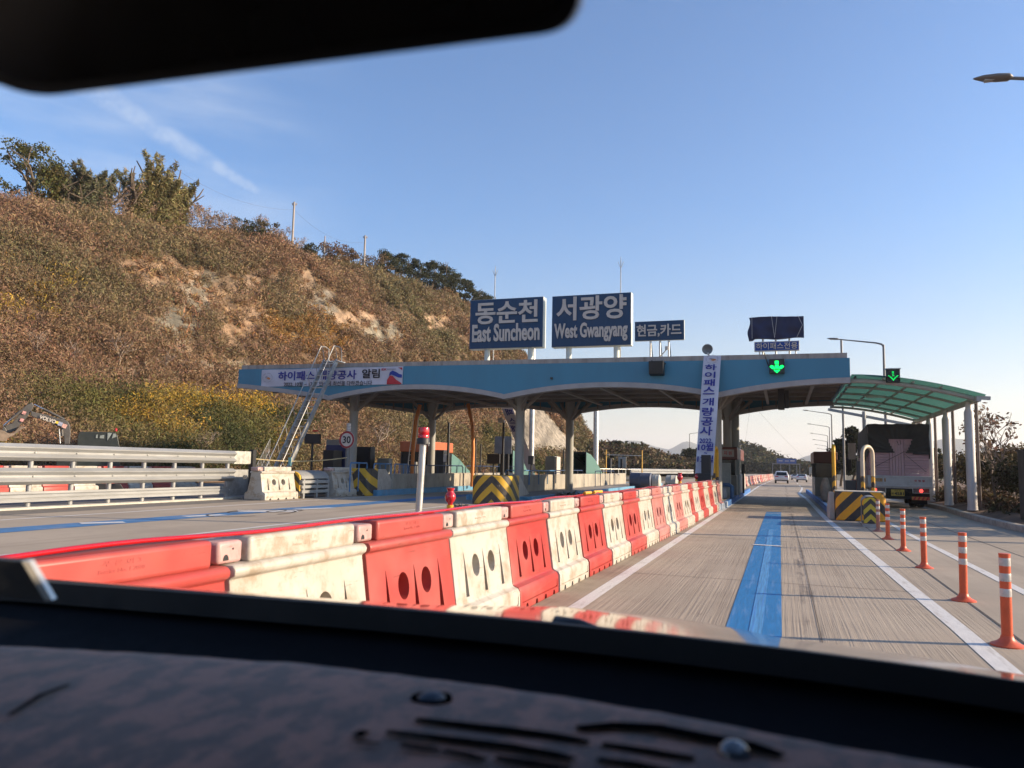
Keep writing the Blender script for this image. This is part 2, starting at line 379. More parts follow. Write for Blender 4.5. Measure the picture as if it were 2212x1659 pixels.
bk = MB(); bk.grid([[(x+.19,y,.12),(x+.8,y,.26+.05*sin(y)),(x+2.2,y,.38+.07*sin(y*.7)),(x+6,y,.5),(x+26,y,.1),(x+60,y,-.1)] for x,y in [(KP[0][0],-10)]+[(5.6+(.1 if k>60 else 0),k) for k in range(-4,76,2)]+[(6.2,76),(14,110)]])
struct(bk.build('verge', m_soil))

# ------------------------------------------------------------------ the hill on the left
FPT = [(-1200,-40,3),(-700,300,74),(-400,360,74),(-150,395,76),(0,418,78),(150,448,80),(300,480,84),(450,492,92),(560,503,98),(640,538,102),(760,573,112),(860,600,120),(1000,650,132),(1040,690,138),(1120,762,150),(1200,850,158),(1240,893,160),(1270,938,162),(1292,975,160),(1310,996,158)]
def phi_of(x): d = ray(x, 985); return atan2(-d.x, d.y)
HP = sorted([(phi_of(x), y, dr, x) for x, y, dr in FPT if x > -1100] + [(radians(85), 0, 74, None), (radians(125), 0, 76, None)], key=lambda q: q[0])
HT = []
for ph, y, dr, x in HP:
    zr = 27. if x is None else pH(x, y, dr).z-(.9 if x < 1060 else .3)
    HT.append((ph, dr, zr))
PH_MIN, PH_MAX = HT[0][0], HT[-1][0]
hp_a = np.array([q[0] for q in HT]); hp_d = np.array([q[1] for q in HT]); hp_z = np.array([q[2] for q in HT])
TT = np.array([0,.06,.14,.24,.30,.45,.62,.8,.92,1.,1.12,1.6,3.0]); TZ = np.array([0,.05,.1,.2,.218,.42,.66,.87,.955,1.,1.0,.86,.3])
def hill(ph, t, rough=True):
    dr = float(np.interp(ph, hp_a, hp_d)); zr = float(np.interp(ph, hp_a, hp_z)); df = min(31.5/max(.12, sin(min(ph, radians(90)))), dr*.8)
    d = df+(dr-df)*t; z = zr*float(np.interp(t, TT, TZ))
    p = Vector((-sin(ph)*d, cos(ph)*d, z))
    if rough and t > 0:
        k = min(1, t*6)*min(1., zr/8)
        p.z += k*(noise.fractal(Vector((p.x*.09, p.y*.09, 3.1)), 1., 2., 4)*.9 - .15)
        s = noise.fractal(Vector((p.x*.35, p.y*.35, p.z*.3)), 1., 2., 3)*.45*k
        p.x += s; p.y -= s*.4
    return p
# bare rock and scree seen through the brush: photo position, radii, colour
ROCK = [(360,600,75,28,(.40,.27,.17)),(300,575,50,16,(.36,.24,.15)),(430,640,50,45,(.30,.25,.18)),(395,690,50,38,(.27,.24,.18)),(520,690,55,40,(.42,.27,.16)),(470,640,55,30,(.38,.25,.15)),
        (660,615,20,22,(.36,.25,.16)),(700,660,26,22,(.30,.26,.2)),(760,690,36,20,(.40,.27,.17)),(830,720,40,22,(.30,.26,.19)),(860,690,26,14,(.40,.27,.17)),(940,700,26,22,(.42,.28,.17)),(540,615,26,20,(.34,.23,.15)),(250,800,60,7,(.33,.26,.19)),(450,790,80,8,(.31,.25,.18)),(380,760,30,14,(.33,.24,.16)),(590,985,40,14,(.22,.12,.07))]
def shot(x, y):      # the grey sprayed-concrete face at the end of the hill
    if not (1095 < x < 1290 and 800 < y < 992): return 0.
    right = 1170+(y-880)*.83 if y > 880 else 1170
    return 1. if x < right and y < 985 else 0.
def rockw(x, y, p):
    best, col = 0., None
    for cx, cy, rx, ry, c in ROCK:
        q = ((x-cx)/(rx*1.25))**2+((y-cy)/(ry*1.35))**2
        wv = max(0., 1.25-q) + .9*noise.noise(Vector((p.x*.45, p.y*.45, p.z*.5)))*(1 if q < 1.6 else 0)
        if wv > best: best, col = wv, c
    return best, col
NPH, NT = 300, 150
tv, tc2 = [], []
for i in range(NPH):
    u = i/(NPH-1); ph = PH_MIN+(PH_MAX-PH_MIN)*(u**1.25)
    for j in range(NT):
        t = 1.12*(j/(NT-12)) if j < NT-12 else 1.12+(3.-1.12)*((j-(NT-12))/11)**1.3
        p = hill(ph, t); x, y = proj(p)
        c = Vector((.16,.1,.058))
        nz_ = noise.noise(Vector((p.x*.12, p.y*.12, p.z*.12)))
        c = c.lerp(Vector((.16,.095,.05)), max(0, nz_)); c = c.lerp(Vector((.09,.08,.04)), max(0, -nz_))
        if p.y > 5 and x > -100:
            wv, rc = rockw(x, y, p)
            if rc and wv > .35:
                n3 = noise.fractal(Vector((p.x*.9, p.y*.9, p.z*.7)), 1., 2., 4)
                c = c.lerp(Vector(rc)*(.66+.5*n3), min(1., (wv-.35)*2.6))
            if shot(x, y) > .5:
                st = noise.fractal(Vector((x*.035+y*.02, y*.006, 1.)), 1., 2., 5)
                c = Vector((.235,.205,.165))*(1+.8*st)
        tv.append(tuple(p)); tc2.append((max(.01,c.x), max(.01,c.y), max(.01,c.z), 1))
tq = [(i*NT+j, (i+1)*NT+j, (i+1)*NT+j+1, i*NT+j+1) for i in range(NPH-1) for j in range(NT-1)]
m_hill, _t, _b = newmat('hill_soil')
_a = N(_t, 'ShaderNodeAttribute', attribute_name='col'); _tcn = N(_t, 'ShaderNodeTexCoord')
_n = N(_t, 'ShaderNodeTexNoise', i_Scale=1.1, i_Detail=9., i_Roughness=.72); _t.links.new(_tcn.outputs['Object'], _n.inputs['Vector'])
_t.links.new(mixc(_t, 1., _a.outputs['Color'], mixc(_t, maprange(_t, _n.outputs[0], .3, .7), (.45,.45,.45), (1.5,1.5,1.5)), 'MULTIPLY'), _b.inputs['Base Color'])
_bp = N(_t, 'ShaderNodeBump', i_Strength=.9, i_Distance=.25); _t.links.new(_n.outputs[0], _bp.inputs['Height']); _t.links.new(_bp.outputs[0], _b.inputs['Normal']); _b.inputs['Roughness'].default_value = .95
ho = npmesh('hill', tv, tq, tc2, m_hill); ho.data.shade_smooth(); struct(ho)

# ------------------------------------------------------------------ foliage clouds
rg = np.random.default_rng(11)
m_leaf = attrmat('leaves', .75, .3); m_twig = attrmat('dry_brush', .85, .25)
def leafcloud(cen, rad, n, size, col, var=.25, elong=1.6, upw=0., flat=0.):
    """n small diamond faces scattered through each ellipsoid (cen, rad); returns verts, quads, colours"""
    cen = np.asarray(cen, float); K = len(cen); rad = np.broadcast_to(np.asarray(rad, float).reshape(-1, 3), (K, 3)); col = np.broadcast_to(np.asarray(col, float).reshape(-1, 3), (K, 3))
    d = rg.normal(size=(K, n, 3)); d /= np.linalg.norm(d, axis=2, keepdims=True); r = rg.random((K, n, 1))**.45
    p = (cen[:, None, :]+d*r*rad[:, None, :]).reshape(-1, 3); Mn = K*n
    a = rg.normal(size=(Mn, 3)); a[:, 2] = a[:, 2]*(1-flat)+upw*np.abs(rg.normal(size=Mn))*1.5; a /= np.linalg.norm(a, axis=1, keepdims=True)
    b = np.cross(a, rg.normal(size=(Mn, 3))); b /= np.linalg.norm(b, axis=1, keepdims=True)+1e-9
    size = np.repeat(np.asarray(size, float).reshape(-1, 1), n, 0) if np.ndim(size) else size; s = (size*(.6+.8*rg.random((Mn, 1)))); A = a*s*elong*.5; B = b*s*.5/elong**.5
    v = np.stack([p-A, p+B, p+A, p-B], 1).reshape(-1, 3); q = np.arange(Mn*4).reshape(-1, 4)
    cc = np.repeat(col, n, 0)*(1+var*rg.normal(size=(Mn, 1))); cc = np.clip(cc*(1+.08*rg.normal(size=(Mn, 3))), .006, .8)
    c4 = np.concatenate([np.repeat(cc, 4, 0), np.ones((Mn*4, 1))], 1)
    return v, q, c4
def joinc(parts):
    vs, qs, cs, o = [], [], [], 0
    for v, q, c in parts: vs.append(v); qs.append(q+o); cs.append(c); o += len(v)
    return np.concatenate(vs), np.concatenate(qs), np.concatenate(cs)
# brush covering the hillside
PAL = [(.215,.145,.085),(.195,.136,.08),(.235,.152,.09),(.185,.138,.078),(.21,.132,.086),(.25,.18,.11),(.17,.134,.072)]
bc, br, bcol, strw, strc = [], [], [], [], []
sc_, sr_, scol = [], [], []
tries = 0
while len(bc) < 10500 and tries < 40000:
    tries += 1
    x = rnd.uniform(-260, 1300); ph = phi_of(x)
    if ph < PH_MIN: continue
    t = rnd.random()**.9*1.04; p = hill(ph, t); sx, sy = proj(p)
    if shot(sx, sy) > .5 and rnd.random() < .985: continue
    wv, rc = rockw(sx, sy, p)
    if rc and wv > .42:
        if rnd.random() < .86:
            if rnd.random() < .22: strw.append(tuple(p)); strc.append((.34,.21,.11))
            continue
    nz_ = noise.noise(Vector((p.x*.09+5, p.y*.09, p.z*.09)))
    c = Vector(PAL[rnd.randrange(len(PAL))]).lerp(Vector((.235,.145,.09)) if nz_ > 0 else Vector((.16,.135,.07)), min(1, abs(nz_)*2.2))
    low = t < .27; big = rnd.random() < (.42 if low else .26)
    if low:
        nl = noise.noise(Vector((p.x*.13, p.y*.13, 4.)))
        far = sx > 600
        c = c.lerp(Vector((.125,.115,.04)), max(0, min(1, (.1 if far else .5)+nl*1.5)))
        if not far and sy > 800 and noise.noise(Vector((p.x*.17, p.y*.17, 9.))) > .2: c = Vector((.34,.22,.04)) if rnd.random() < .4 else Vector((.2,.155,.05))
        if noise.noise(Vector((p.x*.2, p.y*.2, 2.))) > .25: c = Vector((.065,.07,.028))
        if ((sx-520)/120)**2+((sy-880)/26)**2 < 1 and rnd.random() < .5: c = Vector((.44,.27,.035))
    if 520 < sx < 760 and 690 < sy < 760 and rnd.random() < .6: c = Vector((.27,.15,.05))
    if sx < 140 and 560 < sy < 700 and rnd.random() < .12: c = Vector((.36,.24,.05))
    k2 = rnd.uniform(.72, 1.2); c = c*k2
    if big:
        s = rnd.uniform(.7, 1.6)*(1.1 if low else 1.)
        sc_.append((p.x, p.y, p.z+.45*s)); sr_.append((s, s, s*.85)); scol.append(tuple(c))
    s = rnd.uniform(.45, .95)
    bc.append((p.x, p.y, p.z+.3*s)); br.append((s*.8, s*.8, s*.75)); bcol.append(tuple(c*.9))
dsz = lambda cs, k: np.clip(k*np.hypot(np.array(cs)[:, 0], np.array(cs)[:, 1]), .05, .3)
lc1 = leafcloud(bc, br, 40, dsz(bc, .0018), np.array(bcol)*1.25, .1, 3., upw=.4)
lc3 = leafcloud(sc_, sr_, 210, dsz(sc_, .0016), np.array(scol)*1.25, .1, 2.6, upw=.35)
lc2 = leafcloud(bc, [(a*1.05, b*1.05, c*1.1) for a, b, c in br], 3, .11, [(.2*k, .14*k, .09*k) for k in (rnd.uniform(.5,1.2) for _ in bc)], .3, 20., upw=.7)
pr = [lc1, lc2, lc3]
if strw: pr.append(leafcloud(strw, [(.4,.4,.35)], 26, .2, strc, .2, 5., upw=.3))
ob = npmesh('brush', *joinc(pr), m_twig); ob['kind'] = 'stuff'

# ------------------------------------------------------------------ trees
m_bark = M('bark', (.13,.1,.075), .9, var=.3, vs=9, bump=.4, bs=20); m_twg = M('twig_bark', (.27,.21,.17), .9, var=.25, vs=9); m_paleb = M('pale_bark', (.32,.26,.2), .85, var=.25, vs=9)
def skeleton(mb, p, d, L, r, depth, tips, spread=.55, up=.25, kids=3, nsd=5):
    pts = [p]; q = p.copy(); dd = d.copy()
    for k in range(3):
        dd = (dd+Vector((rnd.gauss(0,.12), rnd.gauss(0,.12), rnd.gauss(0,.08)+up*.12))).normalized(); q = q+dd*L/3; pts.append(q.copy())
    mb.tube(pts, [r, r*.85, r*.7, r*.5], nsd, False)
    tips.append((q.copy(), depth))
    if depth == 0: return
    for k in range(kids):
        f = rnd.uniform(.45, 1.) if k else 1.; b = pts[0].lerp(pts[3], f) if f < .95 else q
        nd = (dd+Vector((rnd.gauss(0,spread), rnd.gauss(0,spread), rnd.gauss(0,spread*.6)+up*.4))).normalized()
        skeleton(mb, b, nd, L*rnd.uniform(.6,.82), r*.66, depth-1, tips, spread, up, kids, max(3, nsd-1))
def bare_tree(h, leafcol=None, depth=4, pale=False, lean=0., nleaf=3):
    """unit builder: trunk with boughs, crown of twigs (and a few dry leaves)"""
    root = empty('bare_tree'); tr = MB(); tips = []
    skeleton(tr, Vector((0,0,-.3)), Vector((lean,0,1)).normalized(), h*.36, h*.013, 1, tips, .5, .35, 4, 6)
    tr.build('trunk', m_paleb if pale else m_bark, root, smooth=60)
    cr = MB(); tt = []
    for p, dp in list(tips):
        for k in range(3):
            skeleton(cr, p, Vector((rnd.gauss(0,.7), rnd.gauss(0,.7), .6+rnd.random()*.5)).normalized(), h*.19, h*.0065, depth-2, tt, .65, .3, 3, 3)
    nb = len(cr.f); cm = m_paleb if pale else m_bark
    if leafcol:
        vv, qq, cc = leafcloud([tuple(q[0]) for q in tt if q[1] == 0], [(h*.05,)*3], nleaf, h*.028, [leafcol], .3, 1.5)
        lf = npmesh('crown', vv, qq, cc, m_leaf, root); cr.build('twigs', m_twg, root)
    else: cr.build('crown', m_twg, root)
    return root
def leaf_tree(name, h, wr, col, nclump=40, nleaf=60, lsize=.16, kind='round', trunk_r=.03, trunkmat=None):
    root = empty(name); tr = MB(); tips = []
    skeleton(tr, Vector((0,0,-.3)), Vector((rnd.gauss(0,.05),0,1)).normalized(), h*.5, h*trunk_r, 2, tips, .5, .3, 3, 6)
    tr.build('trunk', trunkmat or m_bark, root, smooth=60)
    cen, rad, cols = [], [], []
    for k in range(nclump):
        if kind == 'round':
            a = rnd.uniform(0, 2*pi); rr = wr*sqrt(rnd.random())*rnd.uniform(.6,1.05); z = h*(.3+.66*rnd.random()**.85); rr *= sqrt(max(.08, 1-((z/h-.55)/.52)**2)); s = wr*rnd.uniform(.2,.42)
            cen.append((rr*cos(a), rr*sin(a), z)); rad.append((s, s, s*.65))
        elif kind == 'pine':
            a = rnd.uniform(0, 2*pi); f = rnd.random(); z = h*(.28+.7*f); rr = wr*(1.05-f**1.3*.8)*rnd.uniform(.25,1.); s = wr*rnd.uniform(.16,.34)
            cen.append((rr*cos(a), rr*sin(a), z)); rad.append((s, s, s*.42))
        elif kind == 'bamboo':
            st = k % 7; a = st*2.4; f = (k//7+rnd.random())/(nclump/7); top = h*(.72+.3*((st*37) % 7)/6); z = top*(.2+.82*f-.1*max(0,f-.8)); rr = wr*(.25+.45*((st*3) % 7)/6); bend = top*.16*f**3; s = h*(.085-.05*f)*rnd.uniform(.7,1.3)
            cen.append((rr*cos(a)+bend*cos(a+.6)+rnd.gauss(0,.02*h), rr*sin(a)+bend*sin(a+.6)+rnd.gauss(0,.02*h), z)); rad.append((s, s, s*1.6))
        br_ = rnd.uniform(.65, 1.35); cols.append(tuple(q*br_ for q in col))
    v, q, c = leafcloud(cen, rad, nleaf, lsize, cols, .22, 3.2 if kind == 'bamboo' else (2.2 if kind == 'pine' else 1.4), upw=.4 if kind == 'pine' else 0)
    npmesh('crown', v, q, c, m_leaf, root)
    return root
def put_on_ridge(o, x, t=.97, rz=None, sc=1.):
    p = hill(phi_of(x), t); place(o, p-Vector((0,0,.3)), rnd.uniform(0,6.28) if rz is None else rz, sc); return p
def px_h(x, dy, t=.97): p = hill(phi_of(x), t); return dy*hypot(p.x, p.y)/FPX
# left cluster: two dark broadleaf trees, a bamboo grove, bare trees, then scrub and pines along the ridge
protos = {}
def ridge(kind, x, y_top, y_base, label, cat='tree', group=None, t=.97, wr=None, col=None):
    p_ = hill(phi_of(x), t); h = max(1.2, pH(x, y_top, hypot(p_.x, p_.y)).z-p_.z+.3)
    if kind == 'bare': o = bare_tree(h, leafcol=col, depth=4)
    else:
        nm, nc, nl, ls, wf = {'round':('broadleaf_tree',46,70,.02,.42), 'bamboo':('bamboo',112,50,.013,.2), 'pine':('pine_tree',52,70,.022,.42), 'bush':('bush',22,70,.03,.8)}[kind]
        o = leaf_tree(nm, h, (wr or wf)*h, col, nc, nl, max(.16, ls*h), 'round' if kind == 'bush' else kind)
    tag(o, label, cat, group); put_on_ridge(o, x, t); return o
GR = 'trees along the hill ridge'
ridge('round', 8, 300, 430, 'dark green broadleaf tree at the left edge of the photo on the hilltop', 'tree', GR, col=(.1,.1,.035))
ridge('round', 52, 355, 438, 'smaller olive tree beside the dark green one at the left edge of the hilltop', 'tree', GR, col=(.13,.115,.045))
for x, yt, lb in ((100,348,'feathery bamboo clump next to the olive broadleaf tree on the ridge'),(140,350,'tallest dark bamboo of the left clump on the ridge'),(178,360,'small bamboo at the right end of the left clump'),(252,352,'bamboo top showing above the leafless trees on the ridge'),(300,340,'tallest pale bamboo in the right clump on the ridge'),(322,356,'bushy olive bamboo right of the tallest one'),(346,376,'low bamboo with one upright tip at the end of the grove')):
    ridge('bamboo', x, yt, 470, lb, 'bamboo', 'bamboo grove on the ridge', col=(.22,.19,.085) if x > 200 else (.17,.165,.1))
BARE = [(175,402,466,'leafless tree with reddish twigs left of the first gap in the bamboo'),(245,405,478,'thin leafless tree just left of the tallest pale bamboo'),(312,425,486,'low leafless tree at the foot of the pale bamboo'),(372,418,490,'leafless tree right below the end of the grove'),(470,455,503,'leafless tree between the small one and the dark shrub'),(575,470,512,'small leafless tree touching the tall utility pole'),(612,500,525,'leafless shrub-like tree just below the tall utility pole'),(205,395,468,'grey leafless tree between the two bamboo clumps'),(228,380,470,'leafless tree with fine twigs left of the tall pale bamboo'),(268,395,480,'leafless tree in front of the bamboo grove'),(345,415,488,'leafless tree with a crooked trunk below the low bamboo'),(402,425,492,'wide leafless tree just right of the bamboo grove'),(440,440,498,'small leafless tree on the ridge left of the utility poles'),(525,452,505,'broad flat-topped leafless tree before the tall utility pole')]
for x, yt, yb, lb in BARE: ridge('bare', x, yt, yb, lb, 'tree', 'leafless trees on the ridge', t=.965, col=(.3,.2,.13))
for x, yt, yb, lb, c in ((505,470,500,'dark green shrub on the ridge beside the flat-topped leafless tree',(.055,.055,.022)),(545,478,508,'brown green shrub left of the tall utility pole',(.09,.075,.035)),(645,528,560,'dark shrub just right of the tall utility pole',(.055,.055,.025)),(700,528,572,'rusty leafed shrub by the thin short pole',(.17,.1,.06)),(738,540,578,'rusty shrub left of the middle utility pole',(.16,.1,.055)),(790,548,585,'rusty shrub right of the middle utility pole',(.17,.11,.06))):
    ridge('bush', x, yt, yb+8, lb, 'shrub', 'shrubs on the ridge', t=.95, col=c)
PINES = [(822,541,600,'pine with a ragged top at the left end of the pine row'),(852,548,612,'second pine of the row, leaning over the rusty shrubs'),(884,560,622,'rounded pine in the left half of the row'),(918,565,636,'broad pine in the middle of the row'),(950,572,645,'tallest rounded pine right of the middle of the row'),(975,590,655,'pine with drooping right side'),(1000,606,668,'dark pine near the right end of the row'),(1028,628,672,'low pine directly behind the left big blue sign'),(1043,640,680,'last small pine of the row, half behind the blue sign')]
for x, yt, yb, lb in PINES: ridge('pine', x, yt, yb, lb, 'pine', 'pines along the ridge', t=.97, col=(.05,.056,.03), wr=.55)
# pale dead saplings low on the slope
for x, yb, yt, ln, lb in ((62,775,700,.25,'pale forked sapling low on the slope near the left edge'),(150,790,720,-.2,'pale sapling standing on the bench path'),(240,795,705,.3,'sapling with dry pinkish leaves on the bench'),(330,800,735,.7,'thin white trunk leaning far to the right above the path'),(430,990,900,.3,'bare sapling behind the guard rail in the shade'),(810,985,880,.1,'bare forked tree behind the black cabinets under the canopy')):
    ph = phi_of(x); bt = min((abs(proj(hill(ph, k/200.))[1]-yb), k/200.) for k in range(2, 80))[1]
    p = hill(ph, bt); o = bare_tree((yb-yt)*hypot(p.x, p.y)/FPX, depth=3, pale=True, lean=ln, leafcol=(.3,.2,.12) if x == 240 else None)
    place(o, p, 0); tag(o, lb, 'tree', 'pale saplings on the lower slope')
# utility poles on the ridge
m_polec = M('pole_concrete', (.36,.31,.27), .8, var=.1)
tops = []
for x, yt, yb, r, lb in ((607,433,512,.16,'tallest concrete utility pole on the hill ridge'),(771,507,568,.16,'concrete utility pole between the rusty shrubs on the ridge'),(680,508,535,.1,'short thin dark pole between the two utility poles')):
    p = hill(phi_of(x), .95); h = pH(x, yt, hypot(p.x, p.y)).z-p.z+.8; o = thing('utility_pole', lb, 'pole', 'poles on the hill ridge')
    q = MB(); q.tube([(0,0,-1),(0,0,h)], [r*1.05, r*.75], 8); q.build('shaft', m_polec, o, 60)
    if r > .12:
        c = MB(); c.bar((-.28,.1,h-.35),(.28,.1,h-.35),.07); c.build('crossarm', m_polec, o)
        for dx in (-.25,.25): k = MB(); k.lathe([(.05,0),(.09,.08),(.05,.2)], 8, (dx,.1,h-.3)); k.build('insulator', m_polec, o)
        tops.append(p+Vector((0,0,h-1.8)))
    place(o, p-Vector((0,0,.8)), .3)
m_wire = M('wire', (.09,.085,.08), .6)
def cable(name, a, b, sag, r, mtl, label, n=14, cat='cable'):
    q = MB(); a, b = Vector(a), Vector(b); q.tube([a.lerp(b, i/n)-Vector((0,0,4*sag*(i/n)*(1-i/n))) for i in range(n+1)], r, 5); return tag(q.build(name, mtl), label, cat)
cable('power_line', tops[0], tops[1], 1.4, .010, m_wire, 'thin power line strung between the two utility poles on the ridge')
cable('power_line', tops[0], hill(phi_of(330), 1.05)+Vector((0,0,8)), 1.2, .010, m_wire, 'thin power line running left from the tallest utility pole to the bamboo')

# ------------------------------------------------------------------ distance: wooded rises, mountains
def rise(name, pts, dist, depth, colfn, ncl, cr, nleaf, ls, kind='woods'):
    """a wooded rise whose skyline follows the measured points at one distance, with real depth behind it"""
    xs = np.array([q[0] for q in pts]); ys = np.array([q[1] for q in pts]); mbk = MB(); rows = []
    for i in range(40):
        x = xs[0]+(xs[-1]-xs[0])*i/39; top = pH(x, float(np.interp(x, xs, ys)), dist); dv = Vector((top.x, top.y, 0)).normalized()
        h = max(.3, top.z-cr*.6)
        rows.append([tuple(Vector((top.x, top.y, 0))+dv*(k*depth)+Vector((0,0,h*z-.3))) for k, z in ((-1.2,0),(-.8,.35),(-.3,.85),(0,1.),(.8,.7),(2.,0))])
    mbk.grid(rows); struct(mbk.build('hill', m_land, smooth=180))
    cen, rad, cols = [], [], []
    for k in range(ncl):
        x = rnd.uniform(xs[0], xs[-1]); f = rnd.random(); top = pH(x, float(np.interp(x, xs, ys)), dist); dv = Vector((top.x, top.y, 0)).normalized()
        h = max(.3, top.z-cr*.6); kk, zz = -1.1*f, float(np.interp(-1.1*f, [-1.2,-.8,-.3,0], [0,.35,.85,1.]))
        p = Vector((top.x, top.y, 0))+dv*(kk*depth); s = cr*rnd.uniform(.5,1.1)
        cen.append((p.x, p.y, h*zz+s*.5)); rad.append((s, s, s*.9)); cols.append(colfn(f))
    ob = npmesh(name, *leafcloud(cen, rad, nleaf, ls, cols, .25, 1.5), m_leaf); ob['kind'] = 'stuff'; return ob
def cl(f): b = rnd.uniform(.7,1.3); c = (.125,.092,.055) if rnd.random() < .75-.2*(f < .2) else (.06,.062,.03); return tuple(q*b for q in c)
def cr_(f): b = rnd.uniform(.6,1.3); c = (.045,.05,.028) if rnd.random() < .85 else (.11,.09,.045); return tuple(q*b for q in c)
rise('woods', [(1270,960),(1310,962),(1345,962),(1390,968),(1430,985),(1480,995),(1530,1000),(1580,1006)], 150, 14, cl, 900, 1.5, 40, .5)
rise('woods', [(1480,985),(1530,978),(1570,970),(1600,962),(1640,975),(1680,995),(1715,1004),(1745,1012),(1765,1022)], 300, 25, cr_, 900, 3.0, 40, 1.0)
rise('woods', [(1735,1022),(1775,1012),(1830,1004),(1900,1000),(2000,1005),(2150,1002),(2400,1000)], 420, 25, cr_, 700, 3., 30, 1.3)
for x, yt, yb, lb in ((1333,948,972,'round dark tree on the brown rise seen under the canopy'),(1372,956,978,'smaller dark tree right of the round one on the brown rise'),(1340+155,965,992,'dark pine tops left of the hanging white banner')):
    p = pH(x, yb, 148); hgt_ = (yb-yt)*150/FPX
    o = leaf_tree('broadleaf_tree', hgt_, hgt_*.75, (.04,.045,.022), 40, 60, .3); place(o, (p.x, p.y, p.z-.6), 0); tag(o, lb, 'tree', 'trees on the brown rise')
m_mtn = M('mountain_forest', (.06,.07,.045), .95, var=.3, vs=.004)
def range_(pts, dist, depth):
    q = MB(); rows = []
    for i in range(90):
        x = pts[0][0]+(pts[-1][0]-pts[0][0])*i/89
        y = float(np.interp(x, [p[0] for p in pts], [p[1] for p in pts])); tp = pH(x, y, dist); dv = Vector((tp.x, tp.y, 0)).normalized()
        jz = noise.fractal(Vector((i*.35, dist*.01, 0)), 1, 2, 4)*5
        rows.append([tuple(Vector((tp.x, tp.y, 0))+dv*k*depth+Vector((0,0,z*(tp.z+jz)-2))) for k, z in ((-1,0),(-.5,.45),(-.15,.88),(0,1.),(.2,.9),(1,.2))])
    q.grid(rows); return struct(q.build('mountains', m_mtn, smooth=180))
range_([(900,1000),(1200,985),(1290,968),(1330,958),(1352,950),(1385,952),(1420,966),(1445,970),(1470,957),(1487,952),(1515,962),(1560,985),(1640,1005),(1700,1012),(1780,1016)], 4200, 700)
range_([(1620,1016),(1700,1008),(1725,990),(1745,985),(1790,972),(1835,945),(1862,938),(1900,942),(1960,952),(2020,950),(2050,944),(2080,948),(2110,960),(2150,968),(2230,978),(2400,985),(2700,990)], 3600, 700)
range_([(-2500,985),(-800,970),(300,960),(900,985)], 4500, 700)
# ------------------------------------------------------------------ toll canopy
z3 = crop(900,1350,2000,2050,2212); z4 = crop(1800,1100,2800,1700,2212); z5 = crop(1800,1500,2900,2050,2212)
z6 = crop(2700,1200,4032,2200,2210); z7 = crop(2900,1200,3500,1600,2212); zb = crop(2700,1380,2900,1900,638)
def bx(f, a, b, Y):
    p, q, r, s = pY(*f(*a), Y), pY(*f(*b), Y), pY(*f(a[0], b[1]), Y), pY(*f(b[0], a[1]), Y)
    return (p.x+r.x)/2, (q.x+s.x)/2, (q.z+r.z)/2, (p.z+s.z)/2
m_fasc = M('fascia_blue', (.058,.225,.335), .55, var=.07, vs=.8, dirt=.35, dcol=(.07,.17,.25), ds=.5, stretch=(1,1,.3))
m_trim = M('trim_grey', (.36,.34,.33), .65, var=.08, vs=3, dirt=.4, dcol=(.2,.18,.16))
m_para = M('parapet_concrete', (.34,.31,.28), .85, var=.16, vs=2.5, dirt=.75, dcol=(.17,.14,.12), ds=1.8, stretch=(2,1,.35))
m_soff = M('soffit', (.24,.21,.185), .8, var=.15, vs=2, dirt=.4, dcol=(.09,.08,.07))
m_colm = M('column_paint', (.33,.33,.31), .5, var=.08, vs=2, dirt=.4, dcol=(.2,.18,.15), stretch=(1,1,.2))
m_steel = M('galvanised', (.52,.52,.5), .42, .75, var=.14, vs=5, dirt=.35, dcol=(.3,.29,.27))
m_dark = M('dark_metal', (.028,.029,.032), .5, .2, var=.2, vs=5)
m_signb = M('sign_blue', (.006,.045,.115), .5, var=.1, vs=2, dirt=.5, dcol=(.04,.08,.16), ds=2.2, stretch=(2.5,1,.25))
m_letw = M('letter_white', (.56,.51,.455), .6, var=.06, vs=8)
m_signside = M('sign_side', (.62,.66,.6), .55, var=.06)
can = thing('toll_canopy', 'long toll plaza roof with blue fascia over shallow arches and six grey columns', 'toll canopy')
tilt = lambda x: -.0055*(x+10.6)
VAL = [-18.7, -10.55, -2.2]
def arch(x):
    if x < -18.7: t = max(0., (x+23.5)/4.8); return 4.83-.57*t**1.15
    if x < -10.55: m, h = -14.62, 4.075; return 4.22+.44*(1-((x-m)/h)**2)
    if x < -2.2: m, h = -6.37, 4.17; return 4.20+.43*(1-((x-m)/h)**2)
    return 4.19+.47*(1-((2.4-x)/4.6)**2)
XS = sorted(set([-23.55+i*(25.83)/110 for i in range(111)]+VAL)); XS[-1] = 2.28
for nm, ya, yb in (('fascia',29.,29.14),('fascia',38.9,39.04)):
    q = MB(); q.grid([[(x,yb,arch(x)+.0),(x,ya,arch(x)),(x,ya,5.43+tilt(x)),(x,yb,5.43+tilt(x)),(x,yb,arch(x))] for x in XS])
    q.build(nm, m_fasc, can)
q = MB(); q.box(2.2,2.279,29.145,38.895,4.66,5.355); q.build('fascia', m_fasc, can)
q = MB(); q.box(-23.55,-23.46,29.145,38.895,4.83,5.5); q.build('fascia', m_fasc, can)
for ya, yb in ((28.93,29.3),(38.75,39.1)):
    q = MB(); q.grid([[(x,yb,arch(x)-.19),(x,ya,arch(x)-.19),(x,ya,arch(x)+.005),(x,yb,arch(x)+.005),(x,yb,arch(x)-.19)] for x in XS]); q.build('arch_trim', m_trim, can)
q = MB(); xs2 = [-23.4+i*25.6/40 for i in range(41)]
q.grid([[(x,29.35,5.435+tilt(x)),(x,29.02,5.435+tilt(x)),(x,29.02,5.615+tilt(x)),(x,29.35,5.615+tilt(x)),(x,29.35,5.435+tilt(x))] for x in xs2]); q.build('parapet', m_para, can)
